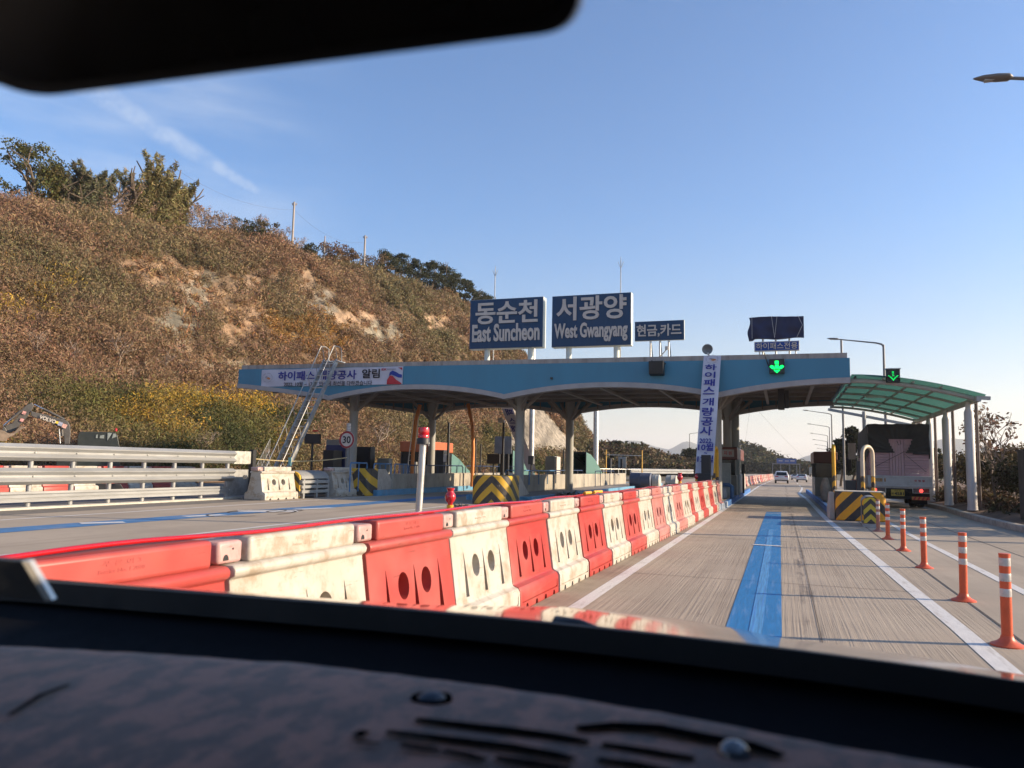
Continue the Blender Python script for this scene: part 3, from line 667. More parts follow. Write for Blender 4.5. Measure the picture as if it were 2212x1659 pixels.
q = MB(); q.grid([[(x,39.1,5.435+tilt(x)),(x,38.8,5.435+tilt(x)),(x,38.8,5.6+tilt(x)),(x,39.1,5.6+tilt(x))] for x in xs2]); q.build('parapet', m_para, can)
q = MB(); q.box(-23.45,2.19,29.15,38.88,5.28,5.33); q.build('roof', m_para, can)
q = MB(); q.box(-23.45,2.19,29.31,38.74,4.72,4.78)
for x in [-23.2+i*.62 for i in range(41)]: q.box(x,x+.05,38.68,38.745,arch(x)-.12,4.72)
for y in (31.2,33.2,35.2,37.2): q.box(-23.3,2.1,y,y+.12,4.60,4.72)
q.build('soffit', m_soff, can)
m_beam = M('beam_paint', (.3,.27,.24), .6, var=.1)
for x in (-21.4,-16.9,-14.6,-12.6,-8.7,-6.8,-4.6,-.6,1.1):
    q = MB(); q.box(x-.06,x+.06,29.4,38.6,4.5 if abs(x+.6)>.1 else 4.52,4.6); q.build('beam', m_beam, can)
COLS = [(-18.72,31.2),(-10.58,31.2),(-2.42,31.2),(-17.92,38.),(-10.2,38.),(-2.45,38.),(-2.12,38.4)]
for i, (x, y) in enumerate(COLS):
    q = MB(); q.lathe([(.2,.1),(.2,4.05),(.24,4.2),(.24,4.71)], 20, (x,y,0)); c = q.build('column', m_colm, can, smooth=40)
    if i != 6:
        for dx, dy in ((-1.15,.0),(1.15,.0),(-.75,.9),(.75,.9),(-.75,-.9),(.75,-.9)):
            b = MB(); b.bar((x+dx*.14,y+dy*.14,3.75),(x+dx,y+dy,4.66),.09,.12); b.build('bracket', m_beam, c)
cb = MB(); cb.box(-.12,.12,31.5,31.9,3.75,4.55); cb.box(.13,.28,31.55,31.75,3.8,4.5); cb.build('camera_unit', m_dark, can, bevel=.02)
seat(can, (-10.6, 34, 0))

def post_sign(name, label, cat, box, Y, depth, posts, texts, face=m_signb, side=m_signside, border=None, prad=.12, pm=m_signside, group=None, z0=5.33):
    o = thing(name, label, cat, group); x0, x1, za, zb_ = box
    q = MB(); q.box(x0,x1,Y+.02,Y+depth,za,zb_); q.build('cabinet', side, o, bevel=.015)
    f = MB(); f.box(x0+.015,x1-.015,Y-.012,Y+.018,za+.015,zb_-.015); pnl = f.build('panel', face, o)
    for s_, tb, bold, m_ in texts:
        t = MB(); t.text(s_, *tb, Y-.014, .05, bold); t.build('lettering', m_, pnl)
    if border:
        b = MB(); e = border; t = .014
        for a in ((x0+e,x1-e,za+e,za+e+t),(x0+e,x1-e,zb_-e-t,zb_-e),(x0+e,x0+e+t,za+e+t,zb_-e-t),(x1-e-t,x1-e,za+e+t,zb_-e-t)): b.box(a[0],a[1],Y-.02,Y-.013,a[2],a[3])
        b.build('border', m_letw, pnl)
    for px_, top in posts:
        p = MB(); p.tube([(px_,Y+depth*.5,z0),(px_,Y+depth*.5,top)], prad, 12); p.build('post', pm, o, smooth=40)
    seat(o, ((x0+x1)/2, Y, za)); return o
post_sign('place_sign', 'big blue sign reading 동순천 East Suncheon on the canopy roof', 'sign', (-12.53,-9.25,6.25,8.38), 30, .42, [(-11.78,6.26),(-9.84,6.26)],
  [('동순천', bx(z4,(165,190),(705,385),30), .022, m_letw), ('East Suncheon', bx(z4,(135,385),(720,540),30), .03, m_letw)], group='big blue place name signs on the roof')
post_sign('place_sign', 'big blue sign reading 서광양 West Gwangyang on the canopy roof', 'sign', (-8.88,-5.59,6.22,8.36), 30, .42, [(-8.19,6.23),(-6.21,6.23)],
  [('서광양', bx(z4,(868,145),(1475,352),30), .022, m_letw), ('West Gwangyang', bx(z4,(848,375),(1485,545),30), .03, m_letw)], group='big blue place name signs on the roof')
o = post_sign('payment_sign', 'smaller blue sign reading 현금,카드 on thin struts beside the big signs', 'sign', (-5.45,-3.51,6.36,7.15), 30, .12, [(-4.83,6.4),(-4.46,6.4),(-4.12,6.4)],
  [('현금,카드', bx(z4,(1565,392),(1952,500),30), .02, m_letw)], prad=.035, pm=m_steel)
for x in (-4.83,-4.46,-4.12):
    q = MB(); q.bar((x+.1,30.2,5.35),(x,30.15,6.5),.03); k = q.build('strut', m_dark, o); k.location = -o.location
q = MB(); q.box(-4.25,-4.14,29.95,30.0,5.98,6.12); k = q.build('switch_box', m_letw, o); k.location = -o.location
cable('cable', (-4.2,29.95,5.98), (-4.62,28.98,5.42), .08, .02, m_dark, 'black cable from the payment sign down to the dark floodlight')
m_hib = M('sign_bright_blue', (.01,.06,.30), .5, var=.06)
post_sign('lane_sign', 'narrow blue sign with white border reading 하이패스전용 under the wrapped board', 'sign', (-.93,.67,5.81,6.19), 30, .08, [(-.74,5.82),(.53,5.82)],
  [('하이패스전용', bx(z7,(285,550),(885,645),30), .004, m_letw)], face=m_hib, border=.02, prad=.025, pm=m_steel)
# board wrapped in dark blue tarpaulin
m_tarp = M('tarpaulin_blue', (.012,.018,.06), .6, var=.3, vs=2, bump=.5, bs=3)
o = thing('wrapped_board', 'sign board wrapped in dark blue tarpaulin tied with cord on the roof', 'covered sign')
q = MB(); nx, nz_ = 28, 14; rows = []
for k in range(nz_+1):
    r = []
    for i in range(nx+1):
        u, v = i/nx, k/nz_; x = -1.12+1.95*u; z = 6.30+.83*v
        if k == 0: z += .05*sin(u*9)*(.3+u*.3)-.06*(u < .08)
        if k == nz_: z += -.015+.02*sin(u*5)
        if i == 0: x += -.05*sin(v*6)
        r.append((x, 30.0+.05*noise.noise(Vector((u*7,v*3,0)))+.03*sin(u*17+v*4)*(1-v), z))
    rows.append(r)
q.grid(rows); q.grid([[(p[0], 30.22, p[2]) for p in r] for r in rows])
edge = rows[0]+[r[-1] for r in rows[1:]]+rows[-1][::-1][1:]+[r[0] for r in rows[::-1]][1:]
q.grid([edge, [(p[0],30.22,p[2]) for p in edge]]); q.build('tarpaulin', m_tarp, o, smooth=180)
cd = MB()
for a, b in (((-1.0,7.14),(-1.0,6.3)),((-.3,7.14),(-.2,6.3)),((-.1,7.14),(-.2,6.3)),((.62,7.14),(.78,6.75)),((.78,6.75),(.58,6.31))): cd.bar((a[0],29.93,a[1]),(b[0],29.93,b[1]),.014)
cd.build('cord', M('cord', (.4,.4,.4), .8), o)
for x in (-.62,-.16,.32): p = MB(); p.tube([(x,30.15,5.33),(x,30.15,6.5)], .035, 8); p.build('post', m_steel, o, smooth=60)
seat(o, (-.15,30,5.33))
# lights over the lanes
m_green = emit('green_lamps', (.0,1.,.12), 1.3, (.0,.3,.05)); m_greend = emit('green_lamps_dim', (.0,1.,.16), .55, (.0,.3,.05)); m_box = M('lamp_box', (.02,.023,.024), .5, var=.2)
def arrow_light(label, box, Y, dep, dim, hood=False):
    o = thing('lane_arrow_light', label, 'lane signal', 'lane signals with a green arrow'); x0, x1, za, zb_ = box; w_, h = x1-x0, zb_-za; cx = (x0+x1)/2
    q = MB(); q.box(x0,x1,Y,Y+dep,za,zb_); q.build('housing', m_box, o, bevel=.015)
    a = MB(); X = lambda u: x0+w_*u; Z = lambda v: za+h*v
    if not dim:
        a.prism([(X(.37),Z(.66)),(X(.62),Z(.66)),(X(.62),Z(.86)),(X(.37),Z(.86))], Y-.02, Y-.002)
        a.prism([(X(.38),Z(.34)),(X(.62),Z(.34)),(X(.62),Z(.6)),(X(.38),Z(.6))], Y-.02, Y-.002)
        a.prism([(X(.03),Z(.47)),(X(.2),Z(.31)),(X(.38),Z(.31)),(X(.38),Z(.38)),(X(.26),Z(.54)),(X(.14),Z(.57))], Y-.02, Y-.003)
        a.prism([(X(.97),Z(.47)),(X(.8),Z(.31)),(X(.62),Z(.31)),(X(.62),Z(.38)),(X(.74),Z(.54)),(X(.86),Z(.57))], Y-.02, Y-.003)
        a.prism([(X(.28),Z(.25)),(X(.5),Z(.03)),(X(.72),Z(.25))], Y-.02, Y-.002)
    else:
        for u, v in [(.44,.8),(.52,.8),(.44,.72),(.52,.72),(.44,.62),(.52,.62),(.46,.5),(.54,.5)]+[(.17+.06*k,.5-.06*k) for k in range(5)]+[(.83-.06*k,.5-.06*k) for k in range(5)]+[(.24+.06*k,.46-.05*k) for k in range(4)]+[(.76-.06*k,.46-.05*k) for k in range(4)]+[(.5,.14),(.46,.2),(.54,.2),(.5,.24)]:
            a.box(X(u-.025),X(u+.025),Y-.02,Y-.002,Z(v-.026),Z(v+.026))
    a.build('arrow', m_greend if dim else m_green, o)
    if hood: b = MB(); b.box(x0-.02,x1+.02,Y-.06,Y+dep,zb_,zb_+.03); b.build('visor', M('pale_visor', (.5,.5,.48), .5), o)
    seat(o, (cx, Y+dep, za)); return o
arrow_light('lit green arrow signal in a black box on the blue fascia above the lane', (-.39,.13,4.825,5.355), 28.78, .2, False)
arrow_light('dim dotted green arrow signal on the front of the green side roof', (3.42,3.85,4.48,4.93), 29.0, .22, True, True)
cable('cable', (-.55,28.97,5.62), (-.4,28.9,5.1), .05, .018, m_dark, 'black cable hanging from the parapet to the lit arrow signal')
o = thing('floodlight', 'dark floodlight box hung on the blue fascia below the payment sign', 'floodlight')
q = MB(); q.prism([(28.62,4.88),(28.98,4.84),(28.98,5.38),(28.55,5.36)], -4.66, -4.12, 'x'); q.build('housing', m_box, o, bevel=.02)
q = MB(); q.bar((-4.7,28.98,5.3),(-4.08,28.98,5.3),.04); q.build('bracket', m_dark, o); seat(o, (-4.4,29,4.85))
o = thing('horn_speaker', 'round grey horn speaker on a short post above the hanging banner', 'speaker')
q = MB(); q.lathe([(.04,.3),(.055,.2),(.1,.08),(.19,0),(.2,-.01),(.18,0),(.08,.09),(.03,.1)], 20)
q.xf(Matrix.Translation((-2.6,29.5,5.88)) @ Matrix.Rotation(radians(-90),4,'X')); q.build('horn', M('horn_grey', (.2,.2,.19), .5, .2), o, smooth=50)
q = MB(); q.tube([(-2.56,29.65,5.33),(-2.56,29.65,5.75)], .035, 8); q.bar((-2.58,29.5,5.72),(-2.56,29.7,5.72),.06); q.build('post', m_steel, o); seat(o, (-2.56,29.65,5.33))
for x, lb in ((-11.8,'thin lightning rod standing behind the East Suncheon sign'),(-6.22,'thin lightning rod standing behind the West Gwangyang sign')):
    o = thing('lightning_rod', lb, 'lightning rod', 'lightning rods behind the place name signs'); q = MB(); q.tube([(x,31,5.33),(x,31,9.95)], [.03,.022], 6); q.build('mast', m_steel, o)
    q = MB()
    for dx, dz in ((.12,.15),(-.12,.15),(0,.35)): q.bar((x,31,9.6 if dx else 9.9),(x+dx,31,9.75+dz),.02)
    q.build('prongs', m_steel, o); seat(o, (x,31,5.33))
q = MB(); q.box(-8.58,-8.5,28.9,28.99,4.78,4.86); tag(q.build('wall_camera', m_dark), 'tiny dark camera on the middle of the blue fascia', 'camera')

# banners
m_ban = M('banner_cloth', (.55,.54,.6), .75, var=.05, vs=3, bump=.25, bs=2.2); m_navy = M('banner_navy', (.03,.035,.25), .7, var=.1); m_blk = M('banner_black', (.015,.015,.02), .7); m_red = M('banner_red', (.45,.03,.04), .7); m_bl2 = M('banner_blue', (.02,.05,.3), .7)
m_gr = M('banner_grey', (.32,.32,.36), .7); m_or = M('banner_orange', (.5,.2,.06), .7)
o = thing('banner', 'wide white banner with blue and black Korean lettering on the left of the blue fascia', 'banner')
YB = 28.965
q = MB(); rows = []
for k in range(9):
    v = k/8; rows.append([(-22.26+7.16*i/60, YB+.012*sin(i*.7+v*3)+.012*sin(v*7+i*.23), 4.685+.76*v+.015*sin(i*.35)*(v-.5)-.012*sin(pi*i/60)*(1-v)) for i in range(61)])
q.grid(rows); bn = q.build('cloth', m_ban, o, smooth=180)
YT = YB-.03
t = MB(); t.text('하이패스 개량공사', *bx(z3,(400,222),(1018,295),29), YT, .006, .02); t.build('lettering', m_navy, bn)
t = MB(); t.text('알림', *bx(z3,(1063,208),(1203,280),29), YT, .006, .02); t.build('lettering', m_blk, bn)
t = MB(); t.text('2022. 10월 ~ 12월  안전에 최선을 다하겠습니다', *bx(z3,(445,305),(1142,342),29), YT, .006, .006); t.build('lettering', m_blk, bn)
a = bx(z3,(1218,203),(1258,220),29); t = MB(); t.text('EX', *a, YT, .006, .03); t.build('lettering', m_red, bn)
t = MB(); t.text('한국도로공사', *bx(z3,(1262,203),(1330,218),29), YT, .006, .01); t.build('lettering', m_gr, bn)
x0, x1, za, zb_ = bx(z3,(1260,195),(1378,335),29)
U = lambda u, v: (x0+(x1-x0)*u, za+(zb_-za)*v)
t = MB(); t.prism([U(0,.05),U(.02,.3),U(.2,.55),U(.4,.5),U(.62,.3),U(.95,.12),U(1,.04)], YT-.004, YT+.004); t.build('emblem', m_red, bn)
t = MB(); t.prism([U(.14,.52),U(.18,.72),U(.36,.82),U(.6,.74),U(.82,.62),U(1,.58),U(1,.4),U(.75,.42),U(.5,.52),U(.3,.6)], YT-.004, YT+.004); t.build('emblem', m_bl2, bn)
t = MB(); t.prism([U(.72,.98),U(1,.98),U(1,.82),U(.9,.9)], YT-.004, YT+.004); t.build('emblem', m_red, bn)
def roundel(par, cx, cz, r, Y, n=26, frame=None):
    g1, g2 = MB(), MB()
    P = (lambda a, b: (a, Y, b)) if not frame else (lambda a, b: tuple(frame[0]+frame[1]*a+frame[2]*b+frame[3]*.008))
    for k in range(n):
        if k % 4 == 3: continue
        a0, a1 = 2*pi*k/n, 2*pi*(k+.8)/n; g1.quad(*[P(cx+q*cos(a), cz+q*sin(a)*.8) for q, a in ((r,a0),(r,a1),(r*.9,a1),(r*.9,a0))])
    for gg, ox, oz, rr_ in ((g2,.25,-.12,.42),(g1,-.2,.08,.36)):
        gg.quad(*[P(cx+r*(ox+rr_*rnd.uniform(.5,1.2)*cos(2*pi*k/14)), cz+r*(oz+rr_*.55*rnd.uniform(.5,1.2)*sin(2*pi*k/14))) for k in range(14)])
    g1.build('logo_print', m_gr, par); g2.build('logo_print', m_or, par)
roundel(bn, (bx(z3,(275,230),(355,330),29)[0]+bx(z3,(275,230),(355,330),29)[1])/2, 5.08, .27, YT)
seat(o, (-18.7,28.96,4.7))
# hanging vertical banner, its foot pulled forward
def vbanner(label, tl, tr, bl, br_, lines, group, mirror=False, nbig=None):
    o = thing('banner', label, 'banner', group); q = MB(); rows = []
    tl, tr, bl, br_ = map(Vector, (tl, tr, bl, br_)); nrm = (tr-tl).cross(bl-tl).normalized()
    if nrm.y > 0: nrm = -nrm
    for k in range(41):
        v = k/40; a, b = tl.lerp(bl, v), tr.lerp(br_, v); rows.append([tuple(a.lerp(b, i/10)+nrm*(.02*sin(v*11+i*.5)+.025*sin(pi*i/10)*sin(v*5))) for i in range(11)])
    q.grid(rows); c = q.build('cloth', m_ban, o, smooth=180)
    u = (tr-tl).normalized(); vdir = (tl-bl).normalized(); L = (tl-bl).length
    for s_, fa, fb, wa, wb in lines:
        v = 1-(fa+fb)/2; org = bl.lerp(tl, v); wv = (bl.lerp(tl, v)-br_.lerp(tr, v)).length; fr = (org, u if not mirror else -u, vdir, nrm)
        t = MB(); a, b = (wa*wv, wb*wv) if not mirror else (-wb*wv, -wa*wv); h = (fb-fa)*L
        t.text(s_, a, b, -h/2, h/2, 0, .006, .022, frame=(org+nrm*.05, fr[1], vdir, nrm)); t.build('lettering', m_navy, c)
    return o, c, tl, u, vdir, nrm
ln = []
for s_, y0, y1, xa, xb in (('하',185,262,.13,.8),('이',280,360,.15,.76),('패',375,462,.12,.76),('스',472,568,.12,.78),('개',612,708,.13,.78),('량',730,835,.14,.8),('공',850,955,.14,.8),('사',962,1072,.1,.8),('2022.',1108,1165,.12,.85),('10월',1168,1255,.07,.92),('~',1272,1290,.42,.6),('12월',1310,1390,.07,.96)):
    T = lambda y: (y-62)/(1543-62)
    ln.append((s_, T(y0), T(y1), xa, xb))
o, c, tl, u, vd, nr = vbanner('tall white hanging banner with blue Korean letters down to the barrier row', (-2.68,28.9,5.55), (-2.06,28.9,5.55), (-2.86,27.4,1.15), (-2.25,27.4,1.18), ln, None)
roundel(c, .31, -.17, .22, 0, frame=(tl+nr*.04, u, vd, nr)); seat(o, (-2.4,28.9,5.5))
o, c, *_r = vbanner('second white banner hanging askew behind the middle front column', (-14.45,39.2,4.6), (-13.8,39.2,4.6), (-13.3,40.6,1.1), (-12.75,40.6,1.1), [('패',.05,.15,.3,.95),('스',.19,.27,.25,.9),('개',.3,.4,.2,.85),('량',.44,.54,.2,.85)], None, True); seat(o, (-14,39.2,4.6))

# ------------------------------------------------------------------ green side roof over the lorry lane
m_gsheet, t, b = newmat('green_sheet'); b.inputs['Base Color'].default_value = (.05,.11,.095,1); b.inputs['Roughness'].default_value = .35
tr = N(t, 'ShaderNodeBsdfTranslucent'); tr.inputs['Color'].default_value = (.07,.2,.165,1); mx = N(t, 'ShaderNodeMixShader'); mx.inputs[0].default_value = .45
t.links.new(b.outputs[0], mx.inputs[1]); t.links.new(tr.outputs[0], mx.inputs[2]); t.links.new(mx.outputs[0], t.nodes['Material Output'].inputs['Surface'])
lean = thing('side_roof', 'curved green translucent lean-to roof on white tube posts beside the canopy', 'side roof')
m_tube = M('tube_paint', (.4,.4,.37), .5, var=.1, vs=2, dirt=.35, dcol=(.22,.2,.17))
def lz(x): u = (x-2.3)/3.98; return 4.66-.72*u**1.75
q = MB(); rows = []
for k in range(221):
    y = 28.85+13.2*k/220; rows.append([(2.32+4.05*i/18, y, lz(2.32+4.05*i/18)+.09+.022*sin(k*pi/3)) for i in range(19)])
q.grid(rows); q.build('roof_sheet', m_gsheet, lean)
for y, r in ((29.25,.085),(31.9,.05),(34.6,.05),(37.3,.05),(39.7,.05),(41.9,.06)):
    q = MB(); q.tube([(2.32+3.9*k/16, y, lz(2.32+3.9*k/16)-.03-(.05 if r > .08 else 0)) for k in range(17)], r, 10); q.build('arch_tube', m_tube, lean, smooth=60)
for x in (2.45,3.35,4.25,5.1):
    q = MB(); q.box(x-.03,x+.03,29.0,41.9,lz(x)+.0,lz(x)+.06); q.build('purlin', m_dark if x < 3 else m_tube, lean)
q = MB(); q.bar((6.15,28.9,3.88),(6.15,41.9,3.88),.13,.16); q.bar((6.1,29.0,3.93),(6.5,29.0,3.9),.1,.12); q.build('edge_beam', m_tube, lean)
for y in (29.8,33.7,37.4,41.4):
    q = MB(); q.lathe([(.17,.2),(.15,.36),(.15,3.5),(.1,3.62),(.1,3.84)], 16, (6.02,y,0)); q.build('post', M('post_white', (.52,.49,.46), .5, var=.1, vs=3, dirt=.5, dcol=(.33,.26,.22), stretch=(1,1,.3)), lean, smooth=40)
    q = MB(); q.tube([(6.3,y+.25,.25),(6.3,y+.25,3.85)], .055, 8); q.build('downpipe', M('pipe_brown', (.1,.075,.07), .4), lean, smooth=60)
for (x, y) in ((3.6,34.),(3.1,36.5)):
    q = MB(); q.box(x-.35,x+.35,y-.08,y+.08,lz(x)-.16,lz(x)-.08); q.build('ceiling_lamp', M('lamp_diffuser', (.5,.55,.5), .4), lean)
q = MB(); q.tube([(4.0,43.2,.2),(4.0,43.2,4.5)], .09, 8); q.build('post', m_tube, lean, smooth=60)
q = MB(); q.bar((2.3,43.3,4.62),(6.2,43.3,3.8),.1,.14); q.build('edge_beam', m_tube, lean)
seat(lean, (4.3,35,0))
# ------------------------------------------------------------------ islands, walls, hazard noses
m_kblue = M('kerb_blue', (.1,.27,.42), .7, var=.15, vs=4, dirt=.6, dcol=(.2,.23,.25)); m_kblue2 = M('kerb_deep_blue', (.03,.14,.4), .7, var=.15, vs=4, dirt=.5, dcol=(.12,.17,.26))
m_wall = M('wall_concrete', (.33,.30,.25), .9, var=.18, vs=1.5, dirt=.8, dcol=(.13,.12,.1), ds=1.1, bump=.3, bs=18, stretch=(1,1,.6))
m_isl = M('island_top', (.24,.215,.19), .9, var=.2, vs=2, dirt=.6, dcol=(.12,.1,.09))
def island(x0, x1, y0, y1, h, km, blocks=False):
    q = MB(); q.box(x0+.16,x1-.16,y0+.16,y1-.16,-.02,h-.006); struct(q.build('island', m_isl))
    q = MB()
    q.box(x0,x0+.155,y0,y1,-.02,h); q.box(x1-.155,x1,y0,y1,-.02,h); q.box(x0+.16,x1-.16,y0,y0+.155,-.02,h)
    struct(q.build('kerb', km, bevel=.02))
island(-19.7,-15.75,28.4,60,.24,m_kblue); island(-11.7,-9.0,28.1,62,.2,m_kblue); island(1.42,2.85,25.9,54,.2,m_kblue2)
island(-3.05,-1.95,30.2,52,.2,m_kblue2)
m_kpale = M('kerb_pale', (.30,.35,.42), .75, var=.2, vs=5, dirt=.5, dcol=(.2,.19,.18))
for i in range(7):
    q = MB(); y = 26.95+i*.46; q.box(-2.6,-2.0+.01*i,y,y+.42,-.01,.21); struct(q.build('kerb', m_kpale, bevel=.03))
def wall(label, x0, x1, y0, y1, h):
    q = MB(); q.box(x0,x1,y0,y1,0,h); tag(q.build('concrete_wall', m_wall, bevel=.03), label, 'wall')
wall('low stained concrete wall on the left island with the blue kerb', -16.15,-15.95,30.0,48,.9)
wall('low dark stained concrete wall on the middle island behind the striped block', -11.15,-10.95,33.5,57,.95)
def rounded_block(w_, l_, h, r, n=8):
    pts = [(-w_/2, l_)]+[(-w_/2+r-r*cos(k*pi/2/n), r-r*sin(k*pi/2/n)) for k in range(n+1)]+[(w_/2-r+r*sin(k*pi/2/n), r-r*cos(k*pi/2/n)) for k in range(n+1)]+[(w_/2, l_)]
    q = MB(); q.prism(pts, 0, h, 'z'); return q
m_grey = M('wedge_concrete', (.42,.38,.33), .85, var=.15, vs=3, dirt=.5, dcol=(.2,.17,.14))
def nose(label, x, y, w_, l_, h, r, wl, mat_, wz=.15, ytop=.35, rz=0):
    o = thing('hazard_block', label, 'hazard block', 'striped concrete noses of the islands')
    rounded_block(w_, l_, h, r).build('striped_nose', mat_, o, smooth=40, bevel=.03)
    if wl: q = MB(); q.prism([(l_+.003,0),(l_+.003,h-.02),(l_+ytop,h-.02),(l_+wl*.6,h*.5),(l_+wl,wz),(l_+wl,0)], -w_/2+.02, w_/2-.02, 'x'); q.build('concrete_wedge', m_grey, o, bevel=.02)
    place(o, (x, y, 0), rz); return o
nose('striped concrete block with chipped chevrons and grey wedge behind the red lantern', -9.62, 25.25, 1.4, 2.4, 1.0, .5, 3.6, stripes('chevron_old', 'v', .06, 1, .57, off=.10, chip=.9), rz=radians(11))
o = nose('fresh yellow and black striped block at the head of the right island', 2.11, 24.3, 1.33, 1.25, .83, .16, 0, stripes('chevron_new', 'v', .02, 1, .56, (.9,.38,.008), off=.08))
q = MB(); q.prism([(.3,0),(.3,.8),(.5,.8),(1.7,.25),(1.7,0)], -.83, -.68, 'x'); q.build('concrete_wedge', m_grey, o, bevel=.015)
q = MB(); q.box(-.64,.64,.02,1.2,.83,.845); q.build('cap', M('cap_pale', (.55,.5,.42), .7), o)
nose('striped nose of the left island half hidden behind the white water barriers', -16.62, 28.0, 1.3, .75, 1.12, .2, 2.3, stripes('chevron_dim', 'v', .1, 1, .7, off=.3, chip=.5), .3, .7)
nose('low striped nose at the far end of the red and white barrier row', -3.25, 27.6, 1.5, 1.2, .84, .3, .8, stripes('chevron_dark', 'd', 0, 1, .6, (.3,.17,.03)))

# ------------------------------------------------------------------ water barriers (hero row)
def plastic(name, col, fade, dirtc, dirt):
    m, t, b = newmat(name); tcn = N(t, 'ShaderNodeTexCoord'); oi = N(t, 'ShaderNodeObjectInfo')
    ad = N(t, 'ShaderNodeVectorMath', operation='ADD'); t.links.new(tcn.outputs['Object'], ad.inputs[0])
    sc = N(t, 'ShaderNodeVectorMath', operation='SCALE'); sc.inputs[0].default_value = (31,17,9); t.links.new(oi.outputs['Random'], sc.inputs['Scale']); t.links.new(sc.outputs[0], ad.inputs[1])
    def ns(s, d, st=None):
        v = ad.outputs[0]
        if st: mpn = N(t, 'ShaderNodeMapping'); mpn.inputs['Scale'].default_value = st; t.links.new(v, mpn.inputs['Vector']); v = mpn.outputs[0]
        n = N(t, 'ShaderNodeTexNoise', i_Scale=s, i_Detail=d, i_Roughness=.68); t.links.new(v, n.inputs['Vector']); return n.outputs[0]
    c = mixc(t, maprange(t, ns(1.1, 3.), .42, .72, 0, .55), col, fade)
    c = mixc(t, math_n(t, 'MULTIPLY', maprange(t, oi.outputs['Random'], .6, 1., 0, .4), 1.), c, fade)
    c = mixc(t, maprange(t, ns(5., 9.), .45, .68, 0, dirt), c, dirtc)
    c = mixc(t, maprange(t, ns(1., 6., (1,3,.5)), .56, .75, 0, dirt*.8), c, dirtc)
    c = mixc(t, maprange(t, ns(1., 5., (14,2.2,22)), .63, .7, 0, .5), c, tuple(q*.45 for q in dirtc))
    c = mixc(t, maprange(t, ns(70., 2.), .68, .74, 0, .4), c, tuple(q*.3 for q in dirtc))
    t.links.new(c, b.inputs['Base Color']); b.inputs['Roughness'].default_value = .42; b.inputs['Specular IOR Level'].default_value = .35
    b.inputs['Subsurface Weight'].default_value = 0
    return m
m_pw = plastic('plastic_white', (.46,.435,.385), (.38,.335,.27), (.27,.2,.13), .75)
m_pr = plastic('plastic_red', (.36,.034,.029), (.37,.12,.10), (.30,.07,.05), .45)
m_pf = plastic('plastic_faded', (.42,.16,.14), (.46,.26,.24), (.25,.1,.09), .5)
m_conn = plastic('connector_pink', (.50,.30,.28), (.5,.42,.38), (.2,.13,.12), .6)
m_mark = {'w': M('moulded_mark', (.42,.33,.25), .6), 'r': M('moulded_mark_red', (.35,.05,.045), .6)}
LB = 1.29
def barrier_mesh(name, mtl):
    half = [(.30,0),(.30,.035),(.295,.19),(.275,.225),(.222,.245),(.215,.27),(.135,.795),(.168,.812),(.172,.845),(.15,.868)]
    poly = half+[(-x, z) for x, z in half[::-1]]
    q = MB(); q.prism(poly, .008, LB-.008, 'y'); body = q.build(name, mtl, None, bevel=.014, seg=2)
    cuts = MB()
    for yc in (.47,.82): cuts.prism([(yc+.078*cos(2*pi*k/24), .53+.095*sin(2*pi*k/24)) for k in range(24)], .075, .5, 'x')
    for yc in (.24,.645,1.04): cuts.prism([(yc-.033,.295),(yc+.033,.295),(yc+.026,.42),(yc+.012,.57),(yc,.66),(yc-.004,.66),(yc-.014,.5)], .09, .5, 'x')
    for yc in (.2,.5,.8,1.1): cuts.prism([(yc-.035,-.02),(yc+.035,-.02),(yc+.035,.03),(yc+.018,.055),(yc-.018,.055),(yc-.035,.03)], -.5, .5, 'x')
    cuts.prism([(.06,.075),(LB-.06,.075),(LB-.06,.16),(LB-.075,.16),(LB-.085,.09),(.06,.09)], .283, .5, 'x')
    co = cuts.build('cut', mtl)
    bo = body.modifiers.new('b', 'BOOLEAN'); bo.object = co; bo.operation = 'DIFFERENCE'; bo.solver = 'EXACT'
    dg = bpy.context.evaluated_depsgraph_get(); dg.update()
    me = bpy.data.meshes.new_from_object(body.evaluated_get(dg)); body.modifiers.clear(); body.data = me
    bpy.data.objects.remove(co); me.shade_smooth(); me.set_sharp_from_angle(angle=radians(32)); return body
def make_barrier(mtl, mk, label):
    root = thing('water_barrier', label, 'water barrier'); barrier_mesh('body', mtl).parent = root
    q = MB(); q.box(-.128,.128,.16,LB-.1,.862,1.0); q.build('top_ridge', mtl, root, smooth=40, bevel=.022, seg=3)
    q = MB(); q.box(-.10,.112,-.055,.125,.872,.985); c = q.build('connector', m_conn, root, smooth=40, bevel=.018)
    q = MB(); q.prism([(.0+.02*cos(k*pi/8),.89+.03*sin(k*pi/8)) for k in range(9)], .1, .1145, 'x'); q.prism([(.005*cos(k*pi/4)+.05,.945+.006*sin(k*pi/4)) for k in range(8)], .1, .1145, 'x'); q.build('hole', m_dark, c)
    fr = (Vector((.1282,0,0)), Vector((0,1,0)), Vector((0,0,1)), Vector((1,0,0)))
    t = MB(); t.text('푸 른 이 3', .55,.75,.945,.968,0,.0012,.0,frame=fr); t.text('Barrier No. 1 2020', .53,.77,.915,.932,0,.0012,.0,frame=fr); t.build('moulded_text', mk, root)
    return root
BP = {'w': make_barrier(m_pw, m_mark['w'], 'x'), 'r': make_barrier(m_pr, m_mark['r'], 'x'), 'f': make_barrier(m_pf, m_mark['r'], 'x')}
used = set()
def barrier(kind, x, y, rz, label, group, sc=None):
    if kind in used: o = dup(BP[kind], label, group)
    else: o = BP[kind]; used.add(kind); o['label'] = label; o['group'] = group
    place(o, (x, y, 0), rz, sc); return o
